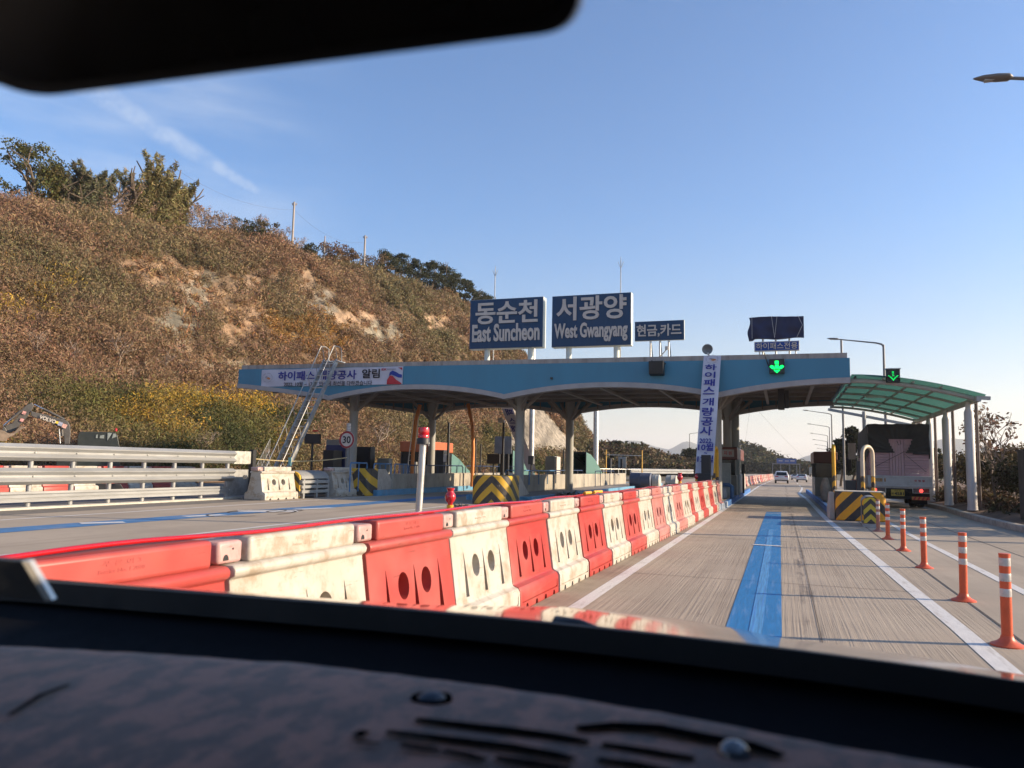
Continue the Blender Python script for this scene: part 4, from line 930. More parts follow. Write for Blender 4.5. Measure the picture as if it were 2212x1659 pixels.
seq = 'rwrwrwrwrwfwfwrwrwrwf'; y = 1.95; n = len(seq); cname = {'w':'white','r':'red','f':'faded pinkish red'}; cnt = {'w':0,'r':0,'f':0}
BAR = []
for i, k in enumerate(seq):
    ang = -radians(1.2)+radians(rnd.uniform(-.6,.6)) if i < 14 else -radians(.9); yy = 1.95+1.3*i if i < 14 else 20.15+(i-14)*1.24
    x = -2.79+.0215*(yy-2)-( .06 if i >= 14 else 0)
    lab = f"{cname[k]} barrier, {nth(cnt[k])} {cname[k].split()[0]} one from the near end of the lane row" if cnt[k] else f"{cname[k]} barrier nearest the camera among the {cname[k].split()[0]} ones in the lane row"
    cnt[k] += 1; barrier(k, x, yy, ang, lab, 'red and white water barriers along the lane'); BAR.append((x, yy))
def bx_at(y): return float(np.interp(y, [b[1] for b in BAR], [b[0] for b in BAR]))
for i, (yy, kk) in enumerate((29.2-1.32*j, 'wr'[j % 2]) for j in range(13)):
    barrier(kk, -26.0, yy, pi, f"{cname[kk]} water barrier beyond the steel guard rail, {nth(i)} from its far end", 'water barriers beyond the guard rail')
for i in range(34):
    kk = 'rw'[i % 2] if i % 5 else 'f'; yy = 67.5+i*1.06*1.7; x = float(np.interp(yy, [67,90,131], [-3.05,-2.65,-1.45]))
    barrier(kk, x, yy, -radians(1.3), f"{cname[kk]} water barrier past the toll booth, {nth(i)} of the far row" if i < 30 else f"{cname[kk]} water barrier at the far tip of the distant row", 'distant water barriers past the booth', (.85,1.38,.82))
def wb(x, y, label): o = barrier('w', x, y, -radians(2), label, 'white water barriers by the crash cushion'); o.scale = (1.5,1.45,1.15); return o
wb(-17.2, 22.35, 'tall white water barrier at the end of the steel guard rail'); wb(-17.02, 26.55, 'tall white water barrier between crash cushion and striped nose')
for x, y in ((-17.45,22.33),): q = MB(); q.lathe([(.07,0),(.07,.1),(.04,.1),(.04,.12)], 10); q.xf(Matrix.Translation((x-.12,y+.0,.78)) @ Matrix.Rotation(radians(90),4,'X')); tag(q.build('drain_plug', m_pw, None, 40), 'round white drain plug on the end of the left white barrier', 'plug')
# red rope light on top of the row, with yellow connectors
m_rope, t, b = newmat('red_tube'); b.inputs['Base Color'].default_value = (.4,.004,.007,1); b.inputs['Roughness'].default_value = .12; b.inputs['Coat Weight'].default_value = .6
o = thing('light_hose', 'glossy red light hose lying along the tops of the lane barriers', 'light hose')
q = MB(); pts = [(bx_at(yy)+.075+.02*sin(yy*1.7)+.015*sin(yy*4.1), yy, 1.018+.006*sin(yy*3)) for yy in [1.2+.2*k for k in range(136)]]
q.tube(pts, .012, 8); q.build('hose', m_rope, o, smooth=180)
m_yel = M('yellow_plastic', (.7,.36,.02), .4)
for yy in (10.4,11.0,10.75): q = MB(); q.tube([(bx_at(yy)+.08+.03*sin(yy*9), yy-.09, 1.035), (bx_at(yy)+.09-.02*sin(yy*9), yy+.09, 1.04)], .022, 8); q.build('connector', m_yel, o, smooth=40)
seat(o, (bx_at(2), 2, 1))
# warning light on a stub pole, lanterns
m_lens, t, b = newmat('red_lens'); b.inputs['Base Color'].default_value = (.6,.012,.02,1); b.inputs['Roughness'].default_value = .15; b.inputs['Coat Weight'].default_value = .8; b.inputs['Transmission Weight'].default_value = .25
o = thing('warning_light', 'red warning light on a short galvanised pole fixed to the barrier tops', 'warning light')
q = MB(); q.tube([(0,0,0),(.02,0,.56)], .028, 16); q.build('pole', m_steel, o, smooth=50)
q = MB(); q.lathe([(.052,0),(.052,.045),(.048,.05)], 18, (.022,0,.56)); q.build('base', m_dark, o, smooth=40)
q = MB(); q.lathe([(.046,0),(.047,.02),(.045,.024),(.047,.03),(.046,.075),(.043,.085)], 20, (.022,0,.61)); q.build('lens', m_lens, o, smooth=40)
q = MB(); q.box(.03,.075,-.01,.01,.565,.572); q.bar((.07,0,.57),(.07,0,.545),.006); q.build('bracket', m_steel, o)
ps = pX(904, 1110, -2.76); place(o, (ps.x, ps.y, .99), 0)
lant = thing('lantern', 'x', 'warning lantern')
q = MB(); q.lathe([(.028,0),(.03,.04),(.026,.045)], 16); q.build('base', m_yel, lant, smooth=40)
q = MB(); q.lathe([(.022,.045),(.022,.06),(.04,.08),(.05,.105),(.044,.135),(.028,.16),(.028,.172),(.036,.185),(.036,.192)], 18); q.build('lens', m_lens, lant, smooth=50)
lant['label'] = 'red bulb-shaped lantern on a yellow base on the barrier tops near the pole light'; lant['group'] = 'red lanterns on the barrier row'
ps = pX(972, 1101, -2.74); place(lant, (ps.x, ps.y, .995))
place(dup(lant, 'small distant red lantern on the barrier tops in front of the hanging banner'), (bx_at(20)-.03, 20.2, .995), 1., 1.5)
place(dup(lant, 'red lantern lying half hidden at the far end of the row'), (bx_at(12)-.2, 27.0, .97), 1., 1.3)
# dried weeds and rubble behind the row
for (x, y), lb, s in (((-9.2,21.6),'small heap of dark rubble and weeds behind the row near the red lantern',.55),((-8.2,31.0),'heap of grey rubble and dry stalks before the middle concrete wall',1.0)):
    c = [(x+rnd.gauss(0,.35*s), y+rnd.gauss(0,.3*s), rnd.uniform(.02,.16)*s) for k in range(26)]
    ob = npmesh('rubble_heap', *leafcloud(c, [(.16*s,.16*s,.1*s)], 22, .16*s, [(.16,.135,.11)], .5, 2.2), m_twig); tag(ob, lb, 'rubble')

# ------------------------------------------------------------------ steel guard rail on the left
o = thing('guard_rail', 'long galvanised guard rail with two W-beams and a lower beam on round posts', 'guard rail')
XR = -18.42
m_rail = M('rail_zinc', (.31,.315,.315), .45, .25, var=.1, vs=2, dirt=.3, dcol=(.36,.34,.28), stretch=(1,.3,1))
def beam(z0, prof, name, y0=-1., y1=22.7):
    q = MB(); k = len(prof); pr_ = [(XR+a, z0+b) for a, b in prof]+[(XR+a-.012, z0+b) for a, b in prof[::-1]]
    q.prism(pr_, y0, y1, 'y'); return q.build(name, m_rail, o, smooth=25)
W = [(-.03,0),(.0,.0),(.12,.085),(.125,.115),(.02,.195),(.02,.245),(.12,.325),(.125,.355),(.0,.44),(-.03,.44)]
b1 = beam(1.24, W, 'w_beam'); b2 = beam(.62, W, 'w_beam')
b3 = beam(.18, [(0,0),(.05,.0),(.05,.07),(.03,.08),(.03,.1),(.06,.11),(.06,.18),(.03,.19),(.05,.21),(.05,.27),(0,.27)], 'lower_beam', -1, 22.4)
q = MB(); q.box(XR-.25,XR+.2,-1,23.0,0,.055); q.build('base_strip', M('rail_base', (.45,.43,.37), .7, var=.15, dirt=.4, dcol=(.25,.22,.18)), o)
for k in range(18):
    y = 22.5-k*1.265; q = MB(); q.tube([(XR-.1,y,.05),(XR-.1,y,1.6)], .068, 14); p = q.build('post', m_rail, o, smooth=50)
    q = MB()
    for z in (1.46,.84,.315): q.lathe([(.022,0),(.022,.015),(.012,.022)], 8); q.v[-24:] = [tuple(Matrix.Translation((XR+(.035 if z > .5 else .032),y,z)) @ Matrix.Rotation(radians(90),4,'Y') @ Vector(v)) for v in q.v[-24:]]
    q.build('bolt', m_steel, p)
q = MB(); q.box(XR-.05,XR+.02,22.7,23.6,1.22,1.68); q.build('end_plate', M('plate_zinc', (.46,.46,.42), .5, .5, var=.2, vs=8), o, bevel=.01)
q = MB(); q.box(XR-.12,XR-.05,22.5,23.7,.1,1.02); q.build('end_plate', M('plate_grey', (.3,.3,.29), .6, .3, var=.2, vs=5), o, bevel=.01)
q = MB(); q.box(XR-.08,XR+.1,23.62,23.8,0,1.75); q.build('end_post', m_dark, o)
seat(o, (XR, 10, 0))
cable('rope', (XR+.05,23.75,1.42), (-17.05,28.0,1.55), .12, .018, M('rope_tan', (.5,.4,.22), .8), 'tan rope tied from the guard rail end to the speed sign pole', cat='rope')
q = MB(); q.box(-17.85,-17.72,25.1,25.12,1.18,1.5); tag(q.build('rope_tag', M('tag_teal', (.2,.42,.4), .6)), 'pale green tag hanging from the tan rope', 'tag')
# crash cushion between the white barriers
o = thing('crash_cushion', 'grey steel crash cushion with curved hood and chevron end among white barriers', 'crash cushion')
q = MB(); q.prism([(-17.75,.72)]+[(-17.25-.5*cos(k*pi/10), .72+.3*sin(k*pi/10)) for k in range(1,10)]+[(-16.75,.72)], 24.45, 26.25, 'y'); q.build('hood', m_rail, o, smooth=40)
q = MB(); q.box(-17.7,-16.8,24.5,26.2,.12,.715); q.build('core', m_dark, o)
for z in (.24,.42,.6):
    q = MB(); q.prism([(-16.8,z-.07),(-16.69,z-.05),(-16.69,z+.05),(-16.8,z+.07)], 24.42, 26.22, 'y'); q.build('side_rail', m_rail, o)
for y in (24.5,25.35,26.12): q = MB(); q.box(-16.79,-16.70,y,y+.1,0,.7); q.build('upright', m_rail, o)
q = MB(); q.prism([(-17.72,.05),(-16.78,.05),(-16.78,.75)]+[(-17.25+.47*cos(k*pi/10), .75+.27*sin(k*pi/10)) for k in range(1,10)]+[(-17.72,.75)], 24.36, 24.44, 'y'); q.build('chevron_panel', stripes('chevron_small', 'v', 0, 1, .42, off=.1), o)
seat(o, (-17.25, 25.3, 0))
for ch in o.children:
    if ch.name.startswith('chevron'):
        for v in ch.data.vertices: v.co.x += 17.25; v.co.y -= 25.3
        ch.location = (0,0,0)

# ------------------------------------------------------------------ excavator beyond the rail
m_exc = M('excavator_grey', (.085,.08,.075), .5, .2, var=.2, vs=2, dirt=.5, dcol=(.2,.16,.12)); m_bucket = M('bucket_rust', (.2,.15,.11), .75, var=.3, vs=4, dirt=.6, dcol=(.35,.28,.2)); m_chrome = M('chrome', (.7,.7,.7), .15, 1.)
ex = thing('excavator', 'dark grey excavator with a raised bent boom behind the guard rail', 'excavator')
def slab(name, pts, d0, d1, mtl, par, bevel=.02, f=v1):
    q = MB(); n = len(pts); q.add([pH(*f(*p), d0) for p in pts]+[pH(*f(*p), d1) for p in pts], [tuple(range(n)), tuple(range(n,2*n))[::-1]]+[(i,i+n,(i+1)%n+n,(i+1)%n) for i in range(n)]); return q.build(name, mtl, par, bevel=bevel)
bm_ = slab('boom', [(385,245),(430,262),(560,290),(700,332),(790,352),(845,378),(872,430),(880,520),(868,660),(800,660),(795,560),(780,500),(742,450),(640,398),(520,350),(420,325),(385,300)], 34.7, 35.1, m_exc, ex)
st_ = slab('stick', [(400,140),(422,180),(400,230),(350,310),(270,400),(180,500),(110,525),(70,470),(60,430),(150,400),(230,300),(285,215),(330,175)], 34.75, 35.05, m_exc, ex)
slab('bucket', [(0,480),(60,500),(110,530),(170,520),(240,440),(300,440),(325,470),(280,468),(215,520),(150,560),(90,590),(85,625),(0,625),(-60,560)], 34.4, 35.4, m_bucket, ex)
slab('bucket_link', [(40,430),(70,460),(110,530),(60,560),(10,520)], 34.7, 35.1, m_exc, ex)
def cyl(a, b, r, mtl, par, d=34.9): q = MB(); q.tube([pH(*v1(*a), d), pH(*v1(*b), d)], r, 8); return q.build('cylinder', mtl, par, smooth=60)
c = cyl((540,222),(800,352),.045,m_exc,ex); k = cyl((425,165),(540,222),.025,m_chrome,c)
c = cyl((270,240),(135,350),.05,m_exc,ex,34.68); cyl((135,350),(45,430),.028,m_chrome,c,34.68)
c = cyl((770,480),(775,560),.05,m_exc,ex,34.6); cyl((735,470),(748,650),.035,m_chrome,c,34.6)
p0, p1 = pH(*v1(518,345), 34.66), pH(*v1(672,362), 34.66); u = (p1-p0).normalized(); nr = Vector((p0.x,p0.y,0)).normalized()*-1; vv = nr.cross(u).normalized(); vv = vv if vv.z > 0 else -vv
ang = pH(*v1(672,388),34.66)-pH(*v1(518,335),34.66); u = ang.normalized(); vv = nr.cross(u).normalized(); vv = vv if vv.z > 0 else -vv
t = MB(); o_ = pH(*v1(595,352), 34.64); t.text('VOLVO', -.29,.29,-.075,.075,0,.01,.03,frame=(o_,u,vv,nr)); t.build('lettering', m_letw, bm_)
for a, c_ in (((710,390),(.7,.5,.05)),((750,408),(.3,.32,.42)),((802,435),(.6,.35,.3))):
    o_ = pH(*v1(*a), 34.64); s = .045 if a[0] < 720 else .075; q = MB(); q.quad(*[o_+u*i*s+vv*j*s for i, j in ((-1,-1),(1,-1),(1,1),(-1,1))]); q.build('sticker', M('sticker%d' % a[0], c_, .5, var=.3, vs=20), bm_)
for a in ((300,270),(272,360)):
    o_ = pH(*v1(*a), 34.7); q = MB(); q.quad(*[o_+u*i*.06+vv*j*.06 for i, j in ((-1,-1),(1,-1),(1,1),(-1,1))]); q.build('sticker', M('sticker_red', (.6,.3,.28), .5, var=.5, vs=9), st_)
m_cab = M('cab_dark', (.025,.03,.028), .4, var=.2); m_glassd = M('dark_glass', (.25,.28,.27), .12, .2)
cab = slab('cab', [(960,700),(965,560),(985,515),(1010,505),(1430,512),(1460,545),(1490,700),(1490,1250),(960,1250)], 36, 38, m_cab, ex)
for pts in ([(1195,545),(1218,538),(1215,585),(1192,585)],[(1245,552),(1298,545),(1295,588),(1240,588)],[(1340,520),(1368,520),(1395,522),(1340,612),(1335,612)],[(1410,528),(1440,530),(1450,568),(1390,590)]): slab('window', pts, 35.96, 35.99, m_glassd, cab, 0)
slab('body', [(700,720),(960,700),(960,1250),(700,1250)], 35.5, 38, m_cab, ex); slab('track', [(620,1150),(1500,1150),(1560,1250),(1500,1330),(620,1330)], 35, 38.5, m_dark, ex)
q = MB(); q.lathe([(.05,0),(.05,.1),(.03,.13)], 10, tuple(pH(*v1(1442,500), 36.5))); q.build('beacon', m_lens, cab)
seat(ex, (-29, 22, 0))

# ------------------------------------------------------------------ access ladder, speed sign, cabinets on the left
m_lad = M('ladder_zinc', (.3,.3,.29), .5, .4, var=.2, vs=4)
o = thing('access_ladder', 'steep steel access stair with handrails leaning on the canopy edge', 'ladder')
A, B = (24.85, 0.1), (28.6, 5.72); dy, dz = B[0]-A[0], B[1]-A[1]
for x in (-18.72,-18.12): q = MB(); q.bar((x,A[0],A[1]),(x,B[0],B[1]),.06,.2); q.build('stringer', m_lad, o)
for k in range(20): f = (k+.5)/20; q = MB(); q.box(-18.69,-18.15,A[0]+dy*f-.07,A[0]+dy*f+.07,A[1]+dz*f-.015,A[1]+dz*f+.015); q.build('tread', m_steel, o)
for x in (-18.74,-18.1):
    q = MB(); q.tube([(x,A[0]-.2,A[1]+.55),(x,A[0]-.15,A[1]+.62),(x,B[0]-.3,B[1]+.6),(x,B[0]+.05,B[1]+.62),(x,B[0]+.3,B[1]+.55),(x,B[0]+.35,B[1]-.02)], .022, 6)
    for k in range(9): f = k/8.; q.bar((x,A[0]+dy*f,A[1]+dz*f),(x,A[0]+dy*f-.21,A[1]+dz*f+.6),.018)
    q.build('handrail', m_lad, o)
q = MB(); q.box(-18.8,-18.45,28.5,29.1,5.68,5.71); q.box(-18.35,-18.0,28.5,29.1,5.68,5.71); q.build('landing', m_steel, o)
q = MB()
for k in range(9): q.bar((-18.85,24.55+k*.09,.3+k*.12),(-18.85,24.55+k*.09,1.2+k*.13),.012)
for z in (.3,.75,1.2): q.bar((-18.85,24.55,z),(-18.85,25.27,z+1.0),.014)
q.build('foot_mesh', m_steel, o); seat(o, (-18.4,24.9,0))
o = thing('speed_sign', 'round red rimmed speed limit sign 30 on a grey pole', 'road sign')
q = MB(); q.tube([(-17.08,28.1,.3),(-17.08,28.1,2.95)], .09, 14); q.build('pole', M('pole_grey', (.16,.16,.155), .5), o, smooth=40)
q = MB()
for k in range(5): q.lathe([(.094,0),(.094,.05)], 14, (-17.08,28.1,2.66+k*.065))
q.build('reflective_band', m_letw, o, smooth=40)
def disc(mb, r0, r1, y, n=40, cx=-17.08, cz=2.29):
    for k in range(n):
        a0, a1 = 2*pi*k/n, 2*pi*(k+1)/n
        mb.quad((cx+r0*cos(a0),y,cz+r0*sin(a0)),(cx+r1*cos(a0),y,cz+r1*sin(a0)),(cx+r1*cos(a1),y,cz+r1*sin(a1)),(cx+r0*cos(a1),y,cz+r0*sin(a1)))
q = MB(); q.lathe([(.36,0),(.36,.02)], 40); q.xf(Matrix.Translation((-17.08,28.0,2.29)) @ Matrix.Rotation(radians(90),4,'X')); q.build('plate', m_letw, o)
q = MB(); disc(q, .275, .355, 27.972); q.build('rim', M('sign_red', (.3,.02,.03), .5), o)
t = MB(); t.text('30', -17.27,-16.89,2.14,2.44,27.975,.006,.02); t.build('lettering', m_blk, o); seat(o, (-17.08,28.1,.24))
def cabinet(label, pts, f, Y, dep, mtl, name='cabinet', cat='cabinet', z0=0.2, group=None, extra=None, legs=False, door=False):
    (xa,ya),(xb,yb) = pts; a, b = pY(*f(xa,ya), Y), pY(*f(xb,yb), Y); o = thing(name, label, cat, group); q = MB()
    zb_ = min(a.z, b.z) if legs else z0
    q.box(a.x,b.x,Y,Y+dep,zb_,max(a.z,b.z)); q.build('housing', mtl, o, bevel=.015)
    if legs: q = MB(); c = (a.x+b.x)/2; q.tube([(c,Y+dep/2,z0),(c,Y+dep/2,zb_)], .05, 8); q.build('pole', m_dark, o)
    else: q = MB(); w_ = b.x-a.x; q.box(a.x+w_*.08,b.x-w_*.08,Y-.012,Y,zb_+.1,max(a.z,b.z)-.1); q.build('door', extra or mtl, o, bevel=.004)
    seat(o, ((a.x+b.x)/2, Y, z0)); return o
m_bk = M('panel_black', (.018,.018,.02), .55, var=.2); m_cbl = M('panel_navy', (.02,.035,.13), .5); m_cgr = M('cabinet_grey', (.27,.27,.25), .5, var=.1)
o = cabinet('black display panel with a small red lamp on a thin pole beside the ladder', ((920,215),(1130,360)), v2, 30, .15, m_bk, 'display_panel', 'display', .2, None, None, True)
q = MB(); q.box(.0,.25,.02,.12,2.7-.2,2.78-.2); q.build('lamp', m_lens, o)
cabinet('dark lane cabinet below the navy one, behind the rope', ((1190,450),(1330,700)), v2, 33, .8, m_bk); cabinet('navy blue lane cabinet behind the speed sign', ((1232,375),(1500,690)), v2, 33.9, .8, m_cbl)
cabinet('pale grey cabinet top showing above the navy cabinet', ((1235,298),(1420,400)), v2, 35.2, .8, m_cgr)
cabinet('black vertical display back right of the speed sign', ((1650,400),(1870,640)), v2, 36, .5, m_bk, extra=m_dark); cabinet('small grey box low beside the black display back', ((1975,568),(2140,660)), v2, 36.5, .4, m_cgr)
# toll booth with the orange band
def booth(label, x0, x1, y0, y1, z0, z1, band, roofc, sign=None, group='toll booths'):
    o = thing('toll_booth', label, 'toll booth', group); h = z1-z0; wl = M('booth_wall', (.2,.2,.185), .5, var=.1)
    q = MB(); q.box(x0,x1,y0,y1,z0,z0+h*.42); q.build('wall', wl, o, bevel=.02)
    q = MB(); q.box(x0-.05,x1+.05,y0-.08,y1+.08,z1-h*.26,z1); q.build('roof_band', band, o, bevel=.05, seg=3)
    q = MB()
    for x in (x0+.03,x1-.03):
        for y in (y0+.03,(y0+y1)/2,y1-.03): q.box(x-.03,x+.03,y-.03,y+.03,z0+h*.42,z1-h*.26)
    q.build('window_frame', roofc, o)
    gl = M('booth_glass', (.02,.026,.028), .12, var=.3, vs=2)
    q = MB(); q.box(x0+.045,x1-.045,y0+.045,y1-.045,z0+h*.42,z1-h*.26); q.build('window', gl, o)
    if sign:
        q = MB(); q.box(x0+.08,x1-.1,y0-.1,y0-.083,z1-h*.2,z1-h*.05); s = q.build('name_plate', M('plate_pale', (.36,.33,.29), .5), o); t = MB(); t.text(sign, x0+.18,x1-.2,z1-h*.165,z1-h*.085,y0-.1,.004,.02); t.build('lettering', m_red, s)
    seat(o, ((x0+x1)/2,(y0+y1)/2,z0)); return o
m_bor = M('booth_orange', (.42,.1,.03), .5, var=.1); m_brd = M('booth_redbrown', (.14,.035,.025), .45, var=.12)
booth('toll booth with a bright orange roof band far left under the canopy', -23.4,-21.1,45,48,.2,2.76,m_bor,m_dark)
booth('toll booth with red brown band and name plate left of the open lane', -2.95,-2.0,37.2,43.4,.2,2.42,m_brd,m_colm,'성 지 원')
booth('toll booth with red brown band and dark windows on the right island', 1.48,2.45,40.2,44,.2,2.34,m_brd,m_dark)
q = MB(); q.lathe([(.12,0),(.12,1.),(.1,1.2),(.1,1.25)], 12, (-22.1,44.6,.2)); tag(q.build('grey_bin', m_cgr, None, 40), 'tall pale canister beside the orange banded booth', 'canister')
cabinet('black display back in front of the orange banded booth', ((690,815),(905,1040)), v3, 43, .5, m_bk, extra=m_dark); cabinet('white notice board beside the black display back', ((905,885),(965,995)), v3, 42.9, .05, m_letw, 'notice_board', 'board', .9, None, None, True)
cabinet('wide black sign back on a short foot behind the middle railing', ((1540,875),(1720,1020)), v3, 40, .15, m_bk, 'display_panel', 'display', .2, None, None, True)
for a, lb in (((1730,875,1785,1060),'left one of two narrow black panels by the middle front column'),((1805,875,1850,1060),'right one of two narrow black panels by the middle front column')): cabinet(lb, ((a[0],a[1]),(a[2],a[3])), v3, 41, .15, m_bk, 'display_panel', 'display', .2)
cabinet('grey lane cabinet with a white side between the middle columns', ((430,645),(590,950)), v4, 40, .7, m_cgr); cabinet('white narrow cabinet joined to the grey lane cabinet', ((592,655),(630,950)), v4, 40, .7, m_letw)
cabinet('dark grey box on a pole by the tall steel mast', ((130,640),(215,790)), v4, 37, .3, M('box_grey', (.1,.1,.1), .5), 'control_box', 'box', .2, None, None, True)
cabinet('black display standing right of the last stair shelter', ((1505,685),(1570,880)), v4, 52, .3, m_bk); cabinet('grey square sign back seen beyond the stair shelter', ((1700,655),(1838,850)), v4, 58, .06, m_cgr, 'sign_back', 'sign', .3, None, None, True)
q = MB(); p = pY(*v4(1760,700), 57.6); q.box(p.x-.08,p.x+.08,57.5,57.66,.2,2.0); tag(q.build('display_panel', m_bk), 'slim black post in front of the grey square sign back', 'post')
cabinet('dark vertical display box standing in front of the hanging banner', ((350,445),(468,795)), v5, 27.2, .25, m_bk, z0=0); cabinet('low black box at the foot of the hanging banner', ((285,672),(465,790)), v5, 27.0, .15, m_bk, z0=0)
cabinet('dark display panel between the two U-shaped bollards of the right island', ((735,710),(865,1100)), v6, 32, .2, M('panel_slate', (.05,.055,.065), .5)); cabinet('low dark block with pale top beside the right display panel', ((600,965),(735,1100)), v6, 33, .6, M('panel_slate', (.05,.055,.065), .5))
cabinet('pale grey lane machine beside the left booth', ((590,545),(715,940)), v5, 36.2, .5, M('machine_pale', (.3,.32,.3), .5)); cabinet('black panel fixed to the left booth side', ((850,560),(898,680)), v5, 41, .1, m_bk, 'display_panel', 'display', .2, None, None, True)
q = MB(); q.tube([(-2.5,33.6,.75),(-2.1,33.4,.75),(-1.98,33.4,.68),(-1.98,33.4,.2)], .09, 10); tag(q.build('blue_pipe', M('pipe_blue', (.03,.1,.22), .4), None, 50), 'thick dark blue bent guard pipe at the left booth', 'guard pipe')
q = MB(); q.box(-2.75,-2.2,33.0,33.8,.2,.62); tag(q.build('concrete_block', M('block_pale', (.33,.34,.35), .8), None, bevel=.03), 'pale concrete block under the blue guard pipe', 'block')
o = thing('end_guard', 'white rounded concrete end guard behind the left booth', 'end guard'); q = MB(); q.prism([(49.5,.2),(49.5,1.25),(50.2,1.3),(51.,.9),(51.6,.2)], -2.5, -2.2, 'x'); q.build('guard', m_para, o, bevel=.05); seat(o, (-2.35,50.3,.2))
# stair shelters
m_sg = M('shelter_green', (.02,.11,.085), .4, var=.2); m_sp, t, b = newmat('shelter_panel'); b.inputs['Base Color'].default_value = (.09,.19,.165,1); b.inputs['Roughness'].default_value = .35
for lb, x0, x1, y, L, h in (('green stair shelter behind the orange banded booth',-22.9,-21.9,49,4.2,2.15),('green stair shelter half hidden by the middle front column',-17.0,-16.05,46,4.6,2.3),('green stair shelter with sloping glass side right of the rear column',-12.15,-11.3,46,4.8,2.25)):
    o = thing('stair_shelter', lb, 'shelter', 'green stair shelters'); z0 = .75
    prof = [(y,h),(y+L*.25,h-.12),(y+L*.55,h-.5),(y+L*.8,h-1.0),(y+L,z0+.1)]
    q = MB(); q.grid([[(x0,a,b),(x1,a,b)] for a, b in prof]); q.build('roof', m_sg, o)
    for x in (x0,x1): q = MB(); q.prism([(y,z0)]+prof+[(y+L,z0)], x-.012, x+.012, 'x'); q.build('side_panel', m_sp, o)
    q = MB()
    for a, b in prof[:4]: q.bar((x0+.03,a,b-.04),(x1-.03,a,b-.04),.05)
    for x in (x0,x1): q.bar((x,y-.03,.2),(x,y-.03,h),.05)
    q.bar((x0,y-.03,h),(x1,y-.03,h),.05); q.bar((x0+.1,y+.3,h-.3),(x1-.1,y+3,z0+.2),.03); q.build('frame', m_dark, o)
    q = MB(); q.box(x0,x1,y,y+L,.15,z0); q.build('plinth', m_wall, o); seat(o, ((x0+x1)/2, y, .2))
# railings in blue tube
m_rb = M('rail_blue', (.05,.17,.35), .45, var=.15, vs=6); m_rn = M('rail_navy', (.015,.03,.08), .45, var=.15)
def railing(label, pts, z0, z1, npost, mtl, r=.028):
    o = thing('tube_railing', label, 'railing', 'blue tube railings'); a, b = Vector((*pts[0],0)), Vector((*pts[1],0))
    q = MB(); q.tube([a+Vector((0,0,z0)),a+Vector((0,0,z1-.08)),a.lerp(b,.02)+Vector((0,0,z1)),a.lerp(b,.98)+Vector((0,0,z1)),b+Vector((0,0,z1-.08)),b+Vector((0,0,z0))], r, 8); q.build('frame', mtl, o, smooth=60)
    for k in range(1, npost): p = a.lerp(b, k/npost); q = MB(); q.tube([p+Vector((0,0,z0)),p+Vector((0,0,z1))], r*.8, 6); q.build('post', mtl, o, smooth=60)
    seat(o, (*pts[0], z0))
railing('light blue railing just right of the speed sign pole', ((-16.2,26.9),(-16.2,28.2)), .2, 1.34, 2, m_rb); railing('light blue railing above the grey wedge, left half', ((-16.1,28.6),(-16.1,30.1)), .25, 1.32, 3, m_rb); railing('light blue railing between the wedge and the concrete wall', ((-16.0,30.25),(-16.0,31.5)), .85, 1.32, 3, m_rb)
railing('dark navy railing on the left concrete wall, near stretch', ((-16.05,31.7),(-16.05,38)), .88, 1.28, 8, m_rn); railing('dark navy railing on the left concrete wall, far stretch', ((-16.05,38.4),(-16.05,47)), .88, 1.28, 9, m_rn)
railing('short pale blue railing behind the striped block', ((-12.9,36),(-12.3,38)), .2, 1.12, 2, m_rb); railing('blue railing at the near end of the middle concrete wall', ((-10.9,33.6),(-10.9,38)), .5, 1.14, 3, m_rb); railing('dark navy railing on the middle concrete wall', ((-11.05,38.2),(-11.05,44.2)), .93, 1.15, 5, m_rn); railing('dark blue railing standing on the ground in front of the middle wall', ((-10.55,45.3),(-10.55,50.8)), .2, 1.12, 4, m_rn); railing('grey railing at the far end of the middle wall', ((-11.6,50),(-9.6,55)), .9, 1.25, 6, m_steel)
# orange height bars, masts, camera poles
m_org = M('orange_steel', (.7,.24,.06), .5, var=.08)
for lb, pts in (('left one of two curved orange poles, beside a small ladder',[(-18.05,36,.2),(-18.0,36,2.5),(-17.92,36,3.6),(-17.7,36,4.4)]),('right one of two curved orange poles under the canopy',[(-15.5,38,.2),(-15.48,38,2.2),(-15.55,38,3.4),(-15.85,38,4.6)])):
    q = MB(); q.tube([Vector(pts[0]).lerp(Vector(pts[0]), 0)]+[Vector(p) for p in pts[1:]], .1, 8); tag(q.build('orange_pole', m_org, None, 50), lb, 'pole', 'curved orange poles')
o = thing('small_ladder', 'narrow white steel ladder against the left orange pole', 'ladder'); q = MB(); a, b = Vector((-18.9,37,.2)), Vector((-18.5,37,4.3))
for d in (0,.3): q.bar(a+Vector((d,0,0)), b+Vector((d,0,0)), .04)
q.build('stringer', m_steel, o)
for k in range(14): p = a.lerp(b,(k+.5)/14); q = MB(); q.bar(p, p+Vector((.3,0,0)), .025); q.build('rung', m_steel, o)
seat(o, (-18.8,37,.2))
def mast(label, x, y, z, r, mtl, cat='mast', head=None):
    o = thing('mast', label, cat); q = MB(); q.tube([(x,y,.1),(x,y,z)], [r*1.1,r], 10); q.build('shaft', mtl, o, smooth=60)
    if head: q = MB(); q.box(x-.28,x+.05,y-.1,y+.1,z-.02,z+.14); q.box(x-.3,x-.05,y-.06,y+.06,z+.1,z+.24); q.build('camera', head, o, bevel=.02)
    seat(o, (x,y,.1)); return o
p = pY(*v3(980,700), 40); mast('thin black mast in front of the brown hill under the canopy', p.x, 40, 3.7, .07, m_dark)
p = pY(*v3(1775,700), 38); mast('black camera pole with a white camera on top left of the second banner', p.x, 38, 3.6, .06, m_dark, 'camera pole', m_letw)
